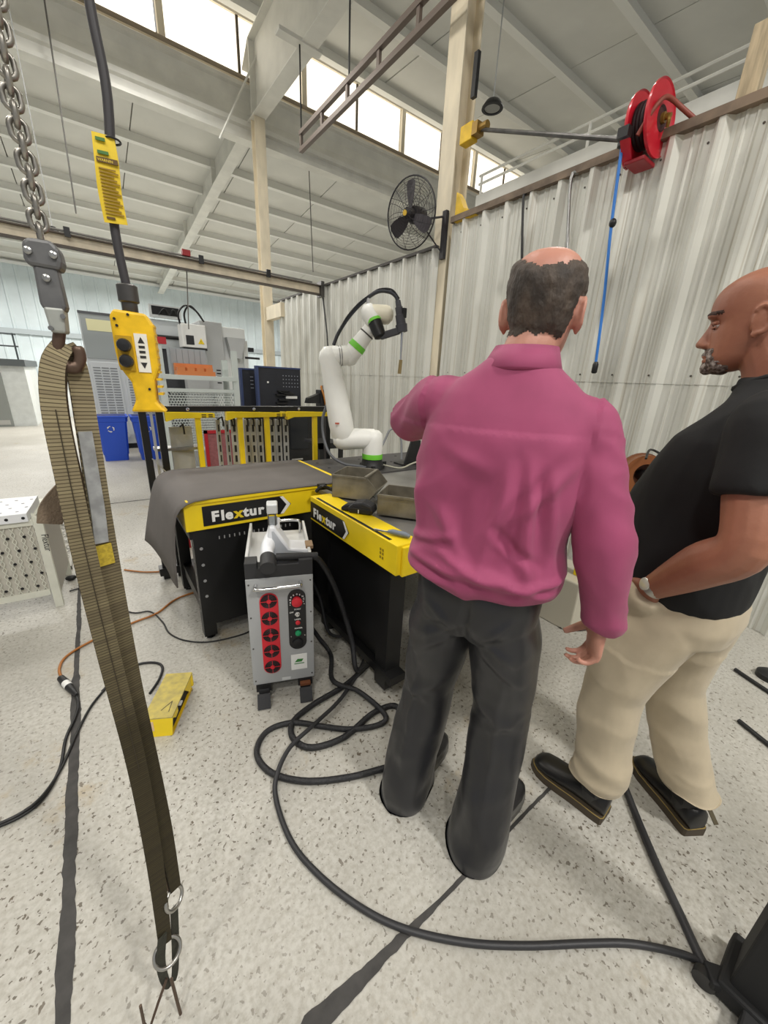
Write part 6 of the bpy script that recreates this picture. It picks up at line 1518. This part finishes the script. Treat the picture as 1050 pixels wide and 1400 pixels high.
# T-shirt
rows = [(0, .02, .905, .185, .14, .165), (0, .02, .94, .196, .155, .18), (0, .022, 1.02, .200, .16, .20), (0, .025, 1.12, .204, .162, .215), (0, .02, 1.22, .210, .16, .205), (0, .01, 1.32, .222, .158, .175), (0, -.005, 1.41, .222, .145, .145), (0, -.02, 1.465, .195, .125, .112), (0, -.022, 1.515, .145, .1, .085), (0, -.02, 1.555, .098, .085, .072), (0, -.018, 1.575, .084, .080, .068)]
slL = shLb*.42+elL*.58; slR = shRb*.28+elRb*.72
tsh = remesh([torso(FB, rows), limb([shLb+FB.r*.06, shLb, (shLb+slL)/2, slL], [.07, .080, .084, .082]), limb([shRb-FB.r*.06, shRb, (shRb+slR)/2, slR], [.08, .092, .09, .082])], .008, 6, 'tshirt')
def fb_(p, n_):
    q = p-FB.o; x, f, z = q.dot(FB.r), q.dot(FB.f), q.z
    return .006*ridge(V((x*6+z*2, f*6, z*4)))+.004*noise.noise(V((x*11, f*12+z*5, z*7)))
folds(tsh, fb_)
o = link('tshirt', tsh, cloth_mat('tshirt_black', (17, 17, 18), .85, 900, .1, .0), Bm, 180); localise(o, Bm)
cl = MB().tube([FB(.0, -.018, 1.575)+FB.r*(.082*math.cos(a))+FB.f*(.076*math.sin(a))-V((0, 0, .03*max(0, math.sin(a)))) for a in [2*math.pi*k/28 for k in range(28)]], .008, 8, loop=True).build('neck_band', M('tshirt_black', (19, 19, 20), .8), o, 60); localise(cl, Bm)
# trousers
tpb = [torso(FB, [(0, 0, .80, .165, .13, .13), (0, .0, .86, .182, .145, .15), (0, .01, .93, .186, .145, .165), (0, .015, 1.0, .178, .13, .155)]),
       legs(FB, [(-.09, .02, .90, .095, .13), (-.10, .04, .80, .10, .128), (-.115, .07, .66, .094, .11), (-.13, .09, .52, .086, .098), (-.145, .075, .36, .080, .092), (-.16, .045, .22, .076, .086), (-.168, .042, .15, .078, .088), (-.168, .042, .10, .070, .078), (-.168, .042, .05, .06, .065)]),
       legs(FB, [(.09, .0, .90, .095, .13), (.105, .0, .80, .10, .128), (.118, .005, .66, .094, .11), (.122, -.005, .52, .086, .098), (.12, -.05, .36, .080, .092), (.110, -.115, .22, .078, .088), (.098, -.152, .155, .080, .090), (.095, -.155, .10, .072, .080), (.095, -.155, .05, .06, .065)])]
_hd = (FB.f*.40-FB.u*.80+FB.r*.42).normalized()
tpb.append(limb([wrLb+_hd*.030+FB.r*.012, wrLb+_hd*.07+FB.r*.02, wrLb+_hd*.13+FB.r*.03, wrLb+_hd*.20+FB.r*.03], [.052, .062, .058, .03]))
trB = remesh(tpb, .008, 5, 'trousers')
def ftb(p, n_):
    q = p-FB.o; x, f, z = q.dot(FB.r), q.dot(FB.f), q.z
    low = math.exp(-((z-.15)/.12)**2)
    return .007*ridge(V((x*6, f*5-z*2, z*5)))*(.5+.5*(z < .7))+.004*noise.noise(V((x*10, f*10, z*11)))+low*.007*ridge(V((x*7, f*7, z*16)))
folds(trB, ftb)
for v in trB.vertices: v.co.z = max(v.co.z, .158+.008*noise.noise(v.co*14))
TAN = cloth_mat('chino_tan', (190, 176, 150), .8, 1100, .12, .15)
o = link('trousers', trB, TAN, Bm, 180); localise(o, Bm)
# pocket opening lip where the hand goes in
pk = surf_tube(trB, [(FB(-.6, .155-.10*k/10, .985-.09*k/10), FB.r) for k in range(11)], .004, 0)
if pk: q = pk.build('pocket_edge', M('chino_seam', (168, 152, 124), .8), o, 60); localise(q, Bm)
# wrist watch
wd = (wrLb-elL).normalized(); wc = wrLb-wd*.012; a1 = wd.cross(V((0, 0, 1))).normalized(); a2 = wd.cross(a1)
wt = MB().loft([[wc+wd*q+(a1*math.cos(t_)*1.05+a2*math.sin(t_)*.95)*r_ for t_ in [2*math.pi*k/24 for k in range(24)]] for q, r_ in ((-.011, .033), (-.011, .037), (.011, .037), (.011, .033))], False, True).build('watch_strap', M('watch_steel', (188, 186, 178), .35, .7), Bm, 40); localise(wt, Bm)
wn = (-FB.r*.8-FB.f*-.4+V((0, 0, .3))).normalized(); wn = (wn-wd*wn.dot(wd)).normalized()
wf = MB().lathe([(.019, 0), (.019, .006), (.016, .007), (.0, .0072)], wc+wn*.032, wn, 22).build('watch_face', M('watch_glass', (206, 204, 192), .2, .3), wt, 40); localise(wf, Bm)
BOOT = M('boot_black', (30, 29, 29), .38, vary=.15, scale=20); BSO = M('boot_sole', (74, 64, 50), .7); WELT = M('boot_welt', (150, 128, 70), .6)
for (hx, hy), (tx_, ty_) in (((1.309, .262), (1.288, .545)), ((1.525, .045), (1.665, .292))):
    d = V((tx_-hx, ty_-hy, 0)); L_ = d.length; yw = math.degrees(math.atan2(d.x, d.y)) - 3
    loc = V((hx, hy, 0))-FB.o
    u_, s_ = shoe(FB, loc.dot(FB.r), loc.dot(FB.f), yw, L_, .108, .034, .125)
    o = u_.build('boot', BOOT, Bm, 60); localise(o, Bm); o2 = s_.build('sole', BSO, o); localise(o2, Bm)
    dn = d.normalized(); sdn = V((dn.y, -dn.x, 0)); sh_ = limb([V((hx, hy, .07))+dn*.065, V((hx, hy, .13))+dn*.058, V((hx, hy, .20))+dn*.056], [.046, .048, .047]).build('boot_shaft', BOOT, o, 60); localise(sh_, Bm)
    for sg in (-1, 1):
        gp = MB().prism([(-.022, 0), (.022, 0), (.016, .06), (-.016, .06)], -.002, .002, V((hx, hy, .105))+dn*.062+sdn*(sg*.046), dn, (0, 0, 1), sdn).build('elastic_gore', M('gore_black', (40, 40, 42), .8), o); localise(gp, Bm)
    P = []
    for t_, w_ in ((0.0, .32), (.02, .40), (.10, .43), (.28, .44), (.42, .46), (.58, .51), (.75, .54), (.88, .48), (.96, .34), (1.0, .16)): P.append((t_*L_, .108*w_))
    loop = [V((hx, hy, .035))+dn*a+sdn*b_ for a, b_ in P]+[V((hx, hy, .035))+dn*a-sdn*b_ for a, b_ in reversed(P)]
    wl_ = MB().tube(loop, .0018, 5, loop=True).build('welt_stitch', WELT, o); localise(wl_, Bm)
    if hx > 1.4:
        pl = MB().bar(V((hx, hy, .17))+dn*.012, V((hx, hy, .13))-dn*.045, .016, .003).build('pull_tab', M('tab_black_gold', (70, 60, 34), .6), o); localise(pl, Bm)
